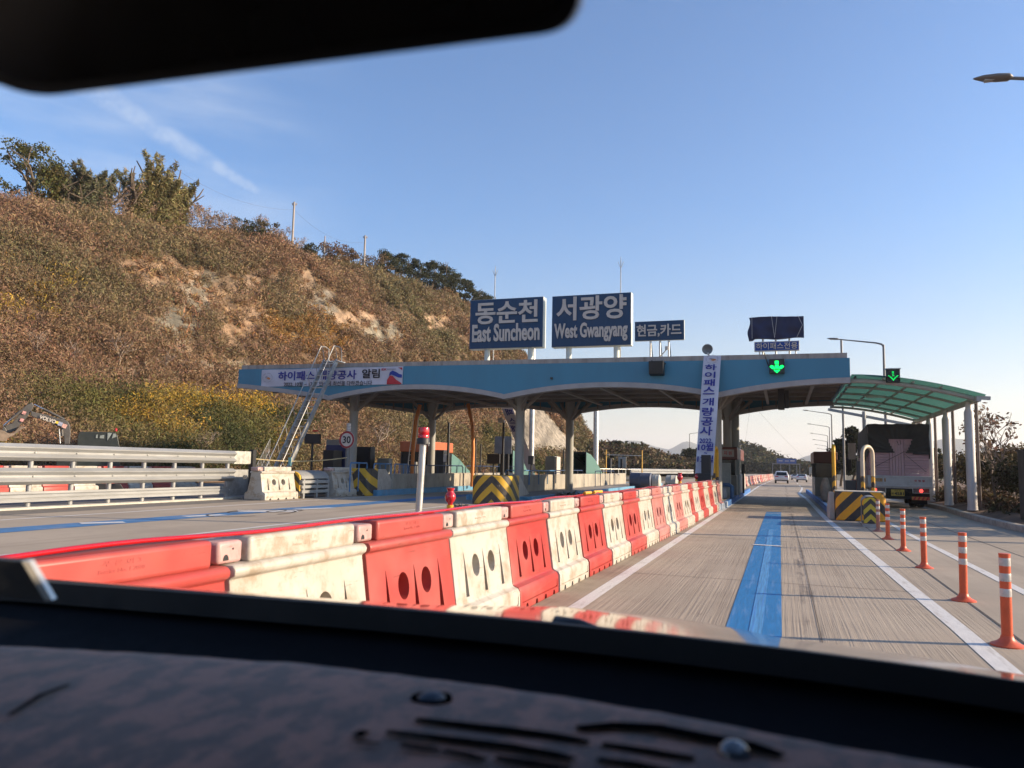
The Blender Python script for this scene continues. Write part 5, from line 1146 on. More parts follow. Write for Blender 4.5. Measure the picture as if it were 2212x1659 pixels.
q = MB(); p = pY(*v3(1775,620), 44); q.box(p.x-.55,p.x+.55,44,44.04,2.05,3.1); tag(q.build('sign_back', M('sign_grey', (.22,.22,.23), .5, .4)), 'grey square sign back right behind the black camera pole', 'sign')
p = pY(*v3(1375,760), 42); mast('short thin black pole right of the right orange pole', p.x, 42, 2.85, .05, m_dark); p = pY(*v3(1450,800), 43); mast('thin black pole with two small spotlights', p.x, 43, 2.6, .04, m_dark)
p = pY(*v4(190,400), 46); mast('thick pale steel mast right of the middle front column', p.x, 46, 9, .16, m_steel); p = pY(*v4(1312,400), 60); mast('tall grey steel mast right of the stair shelter', p.x, 60, 10, .2, m_steel)
p = pY(*v4(747,750), 44); mast('thin black pole beside the rear middle column', p.x, 44, 2.3, .05, m_dark)
for x, lb in ((pY(*v4(1490,700),70).x,'left yellow post of the far crossbar frame'),(pY(*v4(2115,700),70).x,'right yellow post of the far crossbar frame')): mast(lb, x, 70, 2.95, .05, M('post_yellow', (.6,.33,.05), .5), 'post')
q = MB(); q.bar((-15.3,70,2.5),(-12,70,2.45),.06); tag(q.build('crossbar', m_steel), 'thin pale crossbar between the two far yellow posts', 'crossbar')
q = MB(); q.prism([(-15.8,.75),(-15.7,.78),(-15.7,.95),(-15.8,1.0),(-15.7,1.05),(-15.7,1.25),(-15.8,1.28),(-15.85,1.28),(-15.85,.75)], 0, 24, 'y')
q.xf(Matrix.Translation((-13.7,74,0)) @ Matrix.Rotation(radians(-8),4,'Z') @ Matrix.Translation((15.7,0,0))); tag(q.build('guard_rail', m_rail), 'white far guard rail beyond the drums left of the hanging banner', 'guard rail')
q = MB(); q.prism([(-3.6,.45),(-3.5,.5),(-3.5,.62),(-3.58,.68),(-3.5,.74),(-3.5,.88),(-3.6,.92)], 60, 90, 'y'); q.xf(Matrix.Translation((-.7,0,.1))); tag(q.build('guard_rail', m_rail), 'far guard rail behind the distant barrier row', 'guard rail')
# drums and tank past the closed lanes
for lb, a, b, Y, mt in (('dark blue covered drum at the end of the middle wall',(1360,725),(1530,835),50,M('drum_navy',(.05,.06,.1),.5,var=.25,vs=3,bump=.4,bs=4)),('pale round end of the second drum by the navy one',(1535,740),(1600,835),50.3,M('drum_pale',(.45,.43,.38),.7,var=.15)),('pale tank with a dome behind the barrier row',(1645,745),(1735,830),45,M('drum_pale',(.45,.43,.38),.7,var=.15))):
    p, r_ = pY(*z5(*a), Y), pY(*z5(*b), Y); R_ = (p.z-0)/2; q = MB(); q.lathe([(R_*.85,0),(R_,.05),(R_,(r_.x-p.x)*.5),(R_*1.03,(r_.x-p.x)*.52),(R_,(r_.x-p.x)*.55),(R_,(r_.x-p.x)-.05),(R_*.85,r_.x-p.x)], 24)
    q.xf(Matrix.Translation((p.x,Y+R_,R_)) @ Matrix.Rotation(radians(90),4,'Y')); tag(q.build('drum', mt, None, 40), lb, 'drum')
# ------------------------------------------------------------------ right island furniture
def ubollard(label, x, y, w_, h, rz, mats_, z0=.2, group='U-shaped bollards'):
    o = thing('u_bollard', label, 'bollard', group); r = .064
    arc = [(-w_/2*cos(k*pi/12), 0, h-w_/2+w_/2*sin(k*pi/12)) for k in range(13)]; zs = h*.52
    q = MB(); q.tube([(-w_/2,0,zs)]+arc+[(w_/2,0,zs)], r, 12); q.build('hoop', mats_[0], o, smooth=60)
    for s_ in (-1,1): q = MB(); q.tube([(s_*w_/2,0,0),(s_*w_/2,0,zs)], r*.98, 12); q.build('leg', mats_[1], o, smooth=60); q = MB(); q.lathe([(.14,0),(.14,.03)], 12, (s_*w_/2,0,0)); q.build('foot_plate', m_dark, o)
    place(o, (x, y, z0), rz); return o
m_uy = M('bollard_yellow', (.68,.36,.015), .4, var=.1, dirt=.4, dcol=(.4,.22,.05)); m_uc = M('bollard_cream', (.6,.5,.36), .5, var=.1, dirt=.4, dcol=(.4,.3,.2)); m_us = stripes('bollard_stripes', 'd', 0, 1, .36, (.66,.35,.02))
ubollard('tall yellow hoop bollard with black stripes at the end of the barrier row', -2.42, 30.6, .5, 2.02, radians(80), (m_uy,m_us)); ubollard('yellow hoop bollard seen edge-on in front of the right booth', 1.72, 29.6, .55, 2.1, radians(86), (m_uy,m_us)); ubollard('cream topped hoop bollard beside the lorry', 2.68, 28.2, .55, 2.05, radians(50), (m_uc,m_us))
q = MB(); q.lathe([(.1,0),(.16,.1),(.2,.5),(.13,.85),(.06,.95)], 12, (1.62,33.5,.2)); ob = q.build('wrapped_post', M('wrap_grey', (.3,.26,.22), .8, var=.3, bump=.8, bs=12), None, 60); tag(ob, 'crumpled grey covered post by the right booth', 'covered post')
q = MB(); q.box(3.0,3.3,38,38.3,0,1.0); q.box(2.95,3.35,37.95,38.35,1.0,1.06); tag(q.build('red_box', M('box_red', (.3,.02,.03), .5), None), 'small red box between the right booth and the lorry', 'box')
o = thing('crash_cushion', 'small chevron crash cushion with torn grey cover before the right striped block', 'crash cushion')
W2, H2 = .34, .76
prof = [(-W2/2,.1),(W2/2,.1),(W2/2,H2-.16)]+[(W2/2*cos(k*pi/10), H2-.16+.16*sin(k*pi/10)) for k in range(1,10)]+[(-W2/2,H2-.16)]
q = MB(); q.prism(prof, 0, .05, 'y'); q.build('chevron_panel', stripes('chevron_lime', 'v', 0, 1.1, .26, (.6,.45,.03), off=.05), o)
q = MB(); rows = []
for k in range(9):
    y = .06+k*.17; rows.append([(px_*1.06+.02*noise.noise(Vector((y*6,pz*9,1)))-(.03 if px_ < 0 else 0), y, pz*1.01+.012*sin(y*19+pz*8)) for px_, pz in prof[1:]+[(-W2/2,.1)]])
q.grid(rows); q.build('cover', M('cover_grey', (.24,.235,.23), .6, var=.3, vs=6, bump=.7, bs=9), o, smooth=60)
q = MB(); q.box(-.2,.2,-.03,1.4,0,.09); q.build('base', M('cushion_base', (.35,.34,.32), .7, var=.2), o)
place(o, (2.12,21.8,0), radians(-4))
# delineator posts
m_do = M('delineator_orange', (.62,.10,.035), .45, var=.12, vs=5, dirt=.35, dcol=(.35,.08,.04)); m_dr = M('reflector_white', (.52,.5,.47), .35, .15, var=.15, vs=14)
m_do2 = M('delineator_faded', (.34,.14,.1), .6, var=.15, vs=5, dirt=.4, dcol=(.25,.12,.09))
DEL = [(1.73,7.52,.75),(1.88,9.92,.75),(1.97,13.03,.76),(2.04,15.66,.76),(2.08,18.17,.76),(2.13,20.4,.74)]
dl = ['nearest orange delineator post, at the right edge of the photo','second orange delineator post from the camera','third orange delineator post, middle of the line','fourth orange delineator post from the camera','fifth orange delineator post, last bright one','faded brownish delineator post beside the small chevron cushion']
def delin(mm, label):
    o = thing('delineator_post', label, 'delineator', 'orange delineator posts beside the lane')
    q = MB(); q.lathe([(.042,.05),(.042,.735),(.044,.735),(.044,.75),(.03,.752)], 20); q.build('tube', mm, o, smooth=40)
    q = MB(); q.lathe([(.125,0),(.125,.012),(.075,.035),(.052,.06),(.046,.085)], 20); q.build('base', mm, o, smooth=40)
    for z in (.40,.525,.65): q = MB(); q.lathe([(.0425,0),(.0435,.003),(.0435,.062),(.0425,.065)], 20, (0,0,z)); q.build('reflective_band', m_dr, o, smooth=40)
    return o
d0 = delin(m_do, dl[0])
for i, (x, y, h) in enumerate(DEL):
    o = d0 if i == 0 else (delin(m_do2, dl[i]) if i == 5 else dup(d0, dl[i])); place(o, (x, y, 0), rnd.uniform(0,6), None, radians(rnd.uniform(-1.2,1.2)), radians(rnd.uniform(-1.2,1.2)))

# ------------------------------------------------------------------ lorry
tk = thing('lorry', 'lorry with pink boards under a dark tarpaulin in the right lane', 'lorry')
TW = 2.2
m_tw = M('truck_white', (.5,.5,.52), .45, var=.06, dirt=.6, dcol=(.3,.28,.27), ds=2.5); m_pink = M('pink_board', (.56,.36,.41), .8, var=.07, vs=2); m_tdark = M('tarp_black', (.035,.031,.034), .75, var=.35, vs=1.6, bump=.9, bs=5); m_rub = M('rubber', (.02,.02,.021), .8)
hb = TW/2
q = MB(); q.box(-hb-.06,hb+.06,-.05,0,.84,1.28); q.box(-hb-.07,hb+.07,-.075,-.05,1.21,1.275); q.box(-hb-.07,hb+.07,-.075,-.05,.84,.9); q.box(-.62,-.56,-.07,-.05,.9,1.21); q.box(.3,.36,-.07,-.05,.9,1.21); tg = q.build('tailgate', m_tw, tk, bevel=.008)
q = MB(); q.box(-.98,-.5,-.056,-.05,1.03,1.17); sg = q.build('sticker', M('sticker_tan', (.42,.28,.14), .5, var=.25, vs=18), tg)
t = MB(); t.text('안전운행', -.72,-.52,1.06,1.14,-.058,.003,.01); t.build('lettering', M('sticker_ink', (.3,.08,.03), .6), sg)
t = MB(); t.text('위 험 물', .52,.9,1.05,1.14,-.052,.003,.02); t.build('lettering', m_red, tg)
q = MB(); q.box(-hb-.05,hb+.05,.0,6.0,.78,.95); q.box(-hb-.06,-hb,.0,6,.95,1.28); q.box(hb,hb+.06,.0,6,.95,1.28); q.build('bed', m_tw, tk, bevel=.01)
q = MB(); gap = .012
zl = [1.28+.105*k for k in range(14)]
for k, z in enumerate(zl): q.box(-hb+.02,-.33,.06+.012*rnd.random(),5.9,z,z+.105-gap); q.box(.2,hb-.02,.06+.012*rnd.random(),5.9,z,z+.105-gap)
for k in range(5): q.box(-.32+.103*k,-.32+.103*k+.09,.04+.01*rnd.random(),5.9,1.28,3.2)
ld = q.build('pink_boards', m_pink, tk)
q = MB(); q.box(-hb+.03,hb-.03,.1,5.88,2.74,3.26); q.build('load_core', m_pink, tk)
# tarpaulin: wrinkled rear flap with its opening, sides and top
def fl(u, z): return (u, -.0+.03*noise.noise(Vector((u*2.5,z*2.5,4)))+.02*sin(atan2(z-2.2,u+.02)*26)*min(1,hypot(u,z-2.3))-.03, z)
q = MB(); NU = 44
low = lambda u: 2.21 if u < -.06 else (2.22-.2*(u-.3)/(hb-.3) if u > .3 else 2.2)
for k in range(NU):
    u0, u1 = -hb+TW*k/NU, -hb+TW*(k+1)/NU
    for j in range(22):
        za, zb_ = 3.35-j*.055, 3.35-(j+1)*.055; um, zm = (u0+u1)/2, (za+zb_)/2
        if zm < low(um): continue
        if 2.2 < zm < 2.73: 
            tt_ = (zm-2.2)/.53; hw_ = .16+.27*(tt_**.6)
            if abs(um-.06) < hw_: continue
        q.quad(fl(u0,zb_),fl(u1,zb_),fl(u1,za),fl(u0,za))
q.build('tarpaulin', m_tdark, tk, smooth=180)
q = MB()
for sx in (-1,1):
    rows = []
    for k in range(12):
        y = 5.95*k/11; zlw = (2.2 if sx < 0 else 2.0)-.25*sin(y*.9)*.4-(.25 if k > 4 else .05*k); rows.append([(sx*(hb+.015+.03*noise.noise(Vector((y*2,j*.6,sx)))+.02*sin(y*6+j)), y-.02, zlw+(3.34-.2*(y/6)*(sx < 0)-zlw)*j/8) for j in range(9)])
    q.grid(rows)
q.grid([[(-hb-.01+(TW+.02)*i/8, y-.02, 3.35-.2*(y/6)*(1-i/8)+.02*sin(i*2+y*3)) for i in range(9)] for y in [5.95*k/10 for k in range(11)]]); q.build('tarpaulin', m_tdark, tk, smooth=180)
q = MB(); q.bar((-hb,-.09,1.5),(.2,-.1,2.25),.018); q.bar((hb-.15,-.09,1.45),(.2,-.1,2.15),.014); q.tube([(-.06,-.07,2.68),(.0,-.08,2.5),(.08,-.08,2.55),(.05,-.08,2.72)], .01, 5); q.build('rope', m_dark, tk)
q = MB(); q.box(-hb,hb,.3,.36,.35,.78); q.box(-hb+.1,hb-.1,-.0,.12,.38,.46); q.box(-hb+.05,hb-.05,.02,.1,.62,.78); q.box(-.45,-.35,.3,6,.5,.78); q.box(.35,.45,.3,6,.5,.78); q.build('chassis', m_rub, tk)
m_tail = emit('tail_lamp_lit', (1.,.05,.04), 1.6, (.4,.01,.01)); m_tailr = M('tail_red', (.25,.02,.02), .3); m_amb = M('tail_grey', (.12,.1,.1), .3)
for s_, xs_ in ((-1,(-1.04,-.72,-.55)),(1,(.5,.72,.98))):
    x0, x1 = (-1.08,-.52) if s_ < 0 else (.47,1.05); q = MB(); q.box(x0,x1,-.02,.05,.62,.80); L = q.build('tail_lamp', m_amb, tk, bevel=.01)
    q = MB(); q.box(x0-.02,x1+.02,-.04,-.02,.605,.62); q.box(x0-.02,x1+.02,-.04,-.02,.80,.815); q.box(x0-.02,x0,-.04,-.02,.62,.8); q.box(x1,x1+.02,-.04,-.02,.62,.8); q.build('lamp_guard', m_steel, L)
    a = -.9 if s_ < 0 else .76; q = MB(); q.sphere((a,-.02,.70),.068,12); q.build('bulb', m_tail, L, smooth=180)
    q = MB(); q.box(a+.1 if s_ > 0 else a-.16,a+.26 if s_ > 0 else a-.08,-.03,-.02,.64,.78); q.build('lens', m_tailr, L)
q = MB(); q.box(-.32,.16,-.03,-.01,.48,.73); pl_ = q.build('number_plate', M('plate_yellow', (.5,.36,.05), .5), tk)
t = MB(); t.text('전남 86', -.2,.04,.665,.715,-.032,.003,.01); t.text('바', -.3,-.22,.52,.62,-.032,.003,.02); t.text('4581', -.2,.14,.515,.635,-.032,.003,.03); t.build('lettering', m_blk, pl_)
q = MB(); q.box(.42,1.05,-.02,0,.34,.47); b_ = q.build('reflector_strip', M('reflector_orange', (.55,.2,.04), .4), tk); q = MB()
for k in range(4): q.prism([(.46+k*.15,.345),(.53+k*.15,.345),(.59+k*.15,.465),(.52+k*.15,.465)], -.024, -.0205, 'y')
q.build('stripe', m_red, b_)
def wheel(par, x, y, r, w_, n=24, rim=None):
    q = MB(); q.lathe([(r*.62,-w_/2),(r*.95,-w_/2),(r,-w_/2+.03),(r,w_/2-.03),(r*.95,w_/2),(r*.62,w_/2)], n); q.xf(Matrix.Translation((x,y,r)) @ Matrix.Rotation(radians(90),4,'Y')); t_ = q.build('wheel', m_rub, par, smooth=40)
    q = MB(); q.lathe([(r*.1,-w_/2+.02),(r*.6,-w_/2+.01),(r*.6,w_/2-.01),(r*.1,w_/2-.02)], n); q.xf(Matrix.Translation((x,y,r)) @ Matrix.Rotation(radians(90),4,'Y')); q.build('rim', rim or m_steel, t_, smooth=40)
for x in (-.9,-.62,.62,.9): wheel(tk, x, 1.45, .41, .23)
for x in (-.95,.95): wheel(tk, x, 5.9, .41, .25)
for x in (-.78,.78): q = MB(); q.box(x-.3,x+.3,.85,.88,.14,.75); q.build('mud_flap', m_rub, tk)
q = MB(); q.prism([(6.15,.6),(6.15,2.5),(6.3,2.62),(7.5,2.55),(7.9,1.6),(7.95,.6)], -1.05, 1.05, 'x'); cb_ = q.build('cab', M('cab_cream', (.4,.38,.33), .4, var=.05), tk, bevel=.06, seg=3)
for sx in (-1,1): q = MB(); q.prism([(6.5,1.6),(6.5,2.35),(7.4,2.35),(7.65,1.6)], sx*1.052, sx*1.06, 'x'); q.build('window', m_glassd, cb_)
q = MB(); q.tube([(-1.05,7.6,2.2),(-1.4,7.7,2.25),(-1.4,7.7,1.5)], .03, 6); q.build('mirror_arm', m_dark, cb_); q = MB(); q.box(-1.55,-1.3,7.62,7.75,1.45,2.1); q.build('mirror', m_dark, cb_, bevel=.03)
q = MB(); q.box(-1.5,-1.2,6.2,6.5,2.0,2.75); q.box(-1.52,-1.18,6.19,6.51,2.72,2.78); q.build('rack', m_tube, tk)
place(tk, (4.42, 34.4, 0), radians(-1.2))

# ------------------------------------------------------------------ cars ahead
m_cw = M('car_white', (.62,.62,.61), .25, var=.03, coat=.6); m_cglass = M('car_glass', (.015,.018,.02), .08); m_lampr = M('lamp_red', (.4,.02,.02), .25)
def car(label, x, y, kind, sc, rz=0):
    o = thing('car', label, 'car', 'white cars driving away ahead'); W_ = .92
    if kind == 'suv': prof = [(0,.45),(-.02,.9),(.1,1.08),(.28,1.62),(.6,1.70),(2.4,1.68),(3.2,1.12),(4.3,1.0),(4.55,.85),(4.6,.4)]; belt = 1.08
    else: prof = [(0,.42),(-.02,.85),(.1,1.02),(.6,1.05),(1.35,1.42),(2.3,1.44),(3.3,1.0),(4.4,.85),(4.6,.6),(4.62,.35)]; belt = 1.0
    q = MB(); n = len(prof); vs = []
    for s_ in (-1,1):
        for yy, z in prof: vs.append((s_*(W_-(max(0, z-belt)*.32)), yy, z))
    q.add(vs, [tuple(range(n)), tuple(range(n,2*n))[::-1]]+[(i,i+n,(i+1)%n+n,(i+1)%n) for i in range(n)]); q.build('body', m_cw, o, smooth=40, bevel=.07, seg=3)
    if kind == 'suv': q = MB(); q.quad((-.7,.1,1.13),(.7,.1,1.13),(.62,.25,1.56),(-.62,.25,1.56)); q.v = [(a,b-.03,c) for a,b,c in q.v]; q.build('rear_window', m_cglass, o)
    else: q = MB(); q.quad((-.68,.66,1.09),(.68,.66,1.09),(.6,1.3,1.39),(-.6,1.3,1.39)); q.v = [(a,b-.03,c+.03) for a,b,c in q.v]; q.build('rear_window', m_cglass, o)
    for s_ in (-1,1):
        q = MB(); ys = (.55,2.9) if kind == 'suv' else (1.1,3.0); q.quad((s_*.915,ys[0],1.14),(s_*.915,ys[1],1.14),(s_*.8,ys[1]-.5,1.5 if kind=='suv' else 1.34),(s_*.8,ys[0]+.3,1.5 if kind=='suv' else 1.34)); q.build('side_window', m_cglass, o)
        q = MB(); q.box(s_*.62-.22,s_*.62+.22,-.05,.05,.9,1.02); q.build('tail_lamp', m_lampr, o, bevel=.02)
        q = MB(); q.box(s_*1.0-.1,s_*1.0+.1,3.0,3.12,1.05,1.2); q.build('mirror', m_cw, o, bevel=.02)
        wheel(o, s_*.8, .85, .33, .22); wheel(o, s_*.8, 3.6, .33, .22)
    q = MB(); q.box(-.26,.26,-.055,-.03,.66,.78); q.build('number_plate', m_letw, o); q = MB(); q.box(-.8,.8,-.05,.1,.36,.5); q.build('bumper', m_rub, o, bevel=.02)
    place(o, (x, y, 0), rz, sc)
car('white SUV in the open lane straight ahead', -.09, 87.5, 'suv', .77); car('white sedan ahead in the next lane, nearer of the two', 2.2, 101.5, 'sedan', .68, radians(-3)); car('white sedan further ahead, half hidden by the nearer one', 1.75, 125, 'sedan', .56, radians(-3))
o = thing('lorry', 'small distant pale lorry at the bend beside the right booth', 'lorry'); q = MB(); q.box(-1,1,0,5,1,2.9); q.build('box_body', m_cgr, o, bevel=.05); q = MB(); q.box(-.95,.95,5.1,6.6,.5,2.3); q.build('cab', m_cw, o, bevel=.1)
for x in (-.8,.8): wheel(o, x, 1, .45, .25); wheel(o, x, 5.6, .45, .25)
place(o, (7.2, 205, 0), 0, .8)

# ------------------------------------------------------------------ street lamps
m_lp = M('lamp_pole', (.2,.2,.2), .5, .4, var=.1); m_lh = M('lamp_head', (.16,.155,.15), .45); m_lens2 = M('lamp_lens', (.42,.42,.4), .3)
def lamp(h, arm, label, side=-1, group='street lamps along the motorway'):
    o = thing('street_lamp', label, 'street lamp', group)
    q = MB(); q.tube([(0,0,0),(0,0,h*.5),(0,0,h-.12)], [.13,.1,.075], 10); q.build('pole', m_lp, o, smooth=60)
    q = MB(); q.tube([(0,0,h-.25),(side*.12,0,h-.08),(side*.5,0,h+.03),(side*arm,0,h+.42)], [.07,.065,.055,.04], 8); q.build('arm', m_lp, o, smooth=60)
    q = MB(); n = 10; 
    prof = [(.02,.03),(.06,.1),(.12,.16),(.35,.17),(.62,.13),(.78,.05),(.82,.02)]
    rows = [[(side*(arm-.1+a), w_*cos(t_*2*pi/12), h+.43+a*.1+.075*sin(t_*2*pi/12)*(w_/.17)) for t_ in range(13)] for a, w_ in prof]
    q.grid(rows); hd = q.build('lamp_head', m_lh, o, smooth=180)
    q = MB(); q.box(min(side*(arm+.1),side*(arm+.5)),max(side*(arm+.1),side*(arm+.5)),-.07,.07,h+.405,h+.44); q.build('lens', m_lens2, hd)
    return o
lrow = ['right-hand street lamp nearest beyond the canopy, tallest in the row of curved arms','second street lamp of the right row beyond the canopy','third street lamp of the right row beyond the canopy','fourth street lamp of the right row beyond the canopy','fifth street lamp of the right row beyond the canopy','sixth and farthest street lamp of the right row']
l0 = lamp(9.3, 3.0, lrow[0])
for i, (x, y) in enumerate([(6.5,114.2),(8.,147.6),(9.6,184),(11.4,221),(13.4,262),(15.8,306)]): place(l0 if i == 0 else dup(l0, lrow[i]), (x, y, 0), 0)
lr = ['left street lamp partly hidden by the hanging banner','left street lamp above the left toll booth roof','street lamp rising from the wooded slope left of the SUV','street lamp just left of the blue overhead sign','street lamp behind the blue overhead sign']
l1 = lamp(9.3, 4.2, lr[0], 1)
for i, (x, y, s_) in enumerate([(-19.3,174,1),(-12,246.9,1),(-8.7,299.8,1),(-5.1,351.8,1),(-.9,414,1)]): place(l1 if i == 0 else dup(l1, lr[i]), (x, y, -.2), 0, s_)
place(lamp(10.3, 2.9, 'tall street lamp rising behind the green side roof', -1), (6.72, 58, 0), radians(-8))
place(lamp(9.75, 2.5, 'street lamp reaching in at the right edge of the photo, only its head showing', -1), (7.55, 19.6, .3), 0)
p = pY(*v6(545,400), 48); mast('thin grey mast between the lamp row and the dark pine', p.x+.1, 48, 9, .06, m_lp)
# pink wrapped boxes on two lamp posts, overhead sign
for x, y, lb in ((-8.7,299.6,'small pink panel on the lamp post left of the SUV'),(-5.1,351.6,'small pink panel on the lamp post by the overhead sign')): q = MB(); q.box(x-.5,x+.5,y-.35,y-.2,.5,4.0); tag(q.build('lamp_panel', M('panel_pink', (.5,.33,.36), .6)), lb, 'panel', 'pink panels on lamp posts')
gy = 190.; k = gy/150
o = thing('overhead_sign', 'distant blue overhead sign on a steel gantry across the motorway', 'overhead sign')
a, b = pY(*v5(1290,490), gy), pY(*v5(1535,555), gy); q = MB(); q.box(a.x,b.x,gy,gy+.2,b.z,a.z); pn = q.build('panel', M('far_sign_blue', (.05,.1,.3), .5), o)
for f0, f1, w_ in ((.1,.3,.14),(.42,.62,.12),(.7,.92,.2)): q = MB(); q.box(a.x+(b.x-a.x)*f0,a.x+(b.x-a.x)*f1,gy-.03,gy-.005,b.z+.45*(a.z-b.z),b.z+(.45+w_)*(a.z-b.z)); q.build('lettering', m_letw, pn)
q = MB(); l, r = pY(*v5(1240,700), gy), pY(*v5(1580,690), gy); q.bar((l.x,gy+.4,b.z-.1),(r.x,gy+.4,b.z-.1),.25); q.build('beam', m_lp, o)
for x in (l.x, pY(*v5(1340,600),gy).x, pY(*v5(1452,600),gy).x, pY(*v5(1540,600),gy).x, r.x): q = MB(); q.bar((x,gy+.4,-.3),(x,gy+.4,b.z),.18); q.build('leg', m_lp, o)
seat(o, ((a.x+b.x)/2, gy, 0))

# ------------------------------------------------------------------ right verge: hedge, bare tree, pines
HG = [(7.9,22.5,2.0,'leafy dark bush at the right edge of the photo'),(8.4,25.5,2.1,'second dark bush from the right edge of the photo'),(7.6,28.5,1.9,'dark bush right behind the nearest white roof post'),(8.8,31,2.1,'olive bush between the first and second white roof posts'),(7.8,34,2.0,'dark bush behind the second white roof post'),(9,36.5,2.3,'tall olive bush between second and third white roof posts'),(8.,40,2.1,'dark bush behind the third white roof post'),(9.2,44,2.2,'dark bush past the last white roof post'),(10.5,28,2.3,'tall bush standing behind the front row of the hedge, right part'),(11,34,2.3,'tall bush standing behind the front row of the hedge, middle'),(10.6,40,2.4,'tall bush standing behind the front row of the hedge, left part')]
for i, (x, y, h, lb) in enumerate(HG):
    c = rnd.choice([(.06,.055,.028),(.075,.062,.034),(.05,.05,.025),(.095,.07,.04)]); o = leaf_tree('bush', h, h*.72, c, 40, 80, .085, 'round', .012); tag(o, lb, 'bush', 'hedge bushes on the right verge'); place(o, (x, y, .25), rnd.uniform(0,6))
    for ch in o.children:
        if ch.name.startswith('trunk'): ch.name = 'stems'
c = [(rnd.uniform(6.3,12), rnd.uniform(16,60), .35) for k in range(420)]
ob = npmesh('undergrowth', *leafcloud(c, [(.35,.35,.3)], 34, .11, [rnd.choice([(.085,.06,.035),(.06,.055,.03),(.12,.075,.045)]) for _ in c], .35, 2.4, upw=.4), m_twig); ob['kind'] = 'stuff'
o = bare_tree(3.9, (.2,.13,.09), 4, nleaf=2); p = pY(2150,1010,32); tag(o, 'leafless tree with fine spreading twigs right of the white roof posts', 'tree'); place(o, (p.x, 32, .3), 0)
o = bare_tree(2.6, None, 4); tag(o, 'smaller leafless shrub at the far right above the hedge', 'tree'); place(o, (12.4, 29, .3), 1.)
for x, yy, yt, d, lb in ((1838,1010,918,74,'dark pine behind the lorry on its left side'),(1815,1012,945,80,'lower dark pine left of the one behind the lorry'),(2020,1010,955,74,'dark pine tip showing between lorry and white roof posts'),(1862,1010,930,76,'dark pine hidden behind the lorry load')):
    h = (yy-yt)*d/FPX+1.2; o = leaf_tree('pine_tree', h, h*.32, (.03,.036,.02), 60, 70, .17, 'pine'); p = pH(x, 1015, d); tag(o, lb, 'pine', 'dark pines behind the lorry'); place(o, (p.x, p.y, 0), rnd.uniform(0,6))
q = MB(); q.box(6.15,6.75,24.2,24.8,.2,2.05); q.box(6.12,6.78,24.17,24.83,2.05,2.1); o = q.build('roadside_cabinet', m_bk); tag(o, 'dark roadside cabinet cut by the right edge of the photo', 'cabinet')
q = MB(); q.box(11,19,44,44.4,1.0,1.5); q.prism([(10.8,1.5),(19.2,1.5),(15,2.0)], 43.8, 44.6, 'y'); tag(q.build('greenhouse_roof', M('pale_roof', (.5,.5,.5), .5)), 'pale low roof glimpsed through the hedge', 'roof')
o = thing('flag', 'white flag on a slim pole behind the green side roof', 'flag'); q = MB(); fx = pY(1992,960,47).x-6.35; q.tube([(6.35,47,.2),(6.35,47,5.2)], .035, 6); q.build('pole', m_steel, o); q = MB(); q.grid([[(6.33-.35*i/5-.1*j/6, 47+.05*sin(i*2+j), 4.9-.95*j/6-.25*i/5) for i in range(6)] for j in range(7)]); q.build('cloth', m_letw, o, smooth=180); q = MB(); q.sphere((6.12,46.93,4.25),.14,10,.6); q.build('emblem', m_red, o); seat(o, (6.35,47,.2)); o.location.x += fx
# wires in the far sky
cable('power_line', pY(1640,890,150), pY(1770,1015,420), 1.0, .018, m_wire, 'faint slanting wire in the sky above the right lane'); cable('power_line', pY(1622,866,150), pY(1598,1010,330), 2., .015, m_wire, 'faint wire in the sky seen under the canopy')

# ------------------------------------------------------------------ the car the photo is taken from
m_cloth, t, b = newmat('dash_cloth'); tcn = N(t, 'ShaderNodeTexCoord')
n1 = N(t, 'ShaderNodeTexNoise', i_Scale=34., i_Detail=8., i_Roughness=.65); mpn = N(t, 'ShaderNodeMapping'); mpn.inputs['Scale'].default_value = (1,.55,1); mpn.inputs['Rotation'].default_value = (0,0,.5); t.links.new(tcn.outputs['Object'], mpn.inputs['Vector']); t.links.new(mpn.outputs[0], n1.inputs['Vector'])
n2 = N(t, 'ShaderNodeTexNoise', i_Scale=420., i_Detail=2.); t.links.new(tcn.outputs['Object'], n2.inputs['Vector'])
c = mixc(t, maprange(t, n1.outputs[0], .42, .6), (.06,.026,.018), (.27,.105,.064)); c = mixc(t, maprange(t, n2.outputs[0], .3, .7, 0, .4), c, (.022,.012,.009)); t.links.new(c, b.inputs['Base Color']); b.inputs['Roughness'].default_value = .95
b.inputs['Sheen Weight'].default_value = .3
bp = N(t, 'ShaderNodeBump', i_Strength=.5, i_Distance=.002); t.links.new(n2.outputs[0], bp.inputs['Height']); t.links.new(bp.outputs[0], b.inputs['Normal'])
m_plas = M('dash_plastic', (.006,.006,.007), .6, var=.15, vs=20); m_plas.node_tree.nodes['Principled BSDF'].inputs['Specular IOR Level'].default_value = .12; m_hole = M('vent_dark', (.003,.003,.003), .8); m_hole.node_tree.nodes['Principled BSDF'].inputs['Specular IOR Level'].default_value = 0.
m_paint = M('car_paint', (.045,.043,.042), .16, .5, var=.02, coat=1.)
car_o = thing('own_car', 'interior and bonnet of the car the photo is taken from, in the foreground', 'car')
EDGE = [(-700,1352),(-300,1370),(0,1387),(306,1403),(519,1418),(658,1425),(1005,1466),(1200,1493),(1426,1528),(1751,1590),(2150,1655),(2500,1725),(2900,1810)]
ez = 1.18
edge = [pZ(x, y, ez) for x, y in EDGE]
def resamp(pts, n): 
    L = [0]; 
    for a, b in zip(pts, pts[1:]): L.append(L[-1]+(b-a).length)
    return [Vector([np.interp(L[-1]*i/(n-1), L, [p[k] for p in pts]) for k in range(3)]) for i in range(n)]
NE = 90; edge = resamp(edge, NE)
rows = []
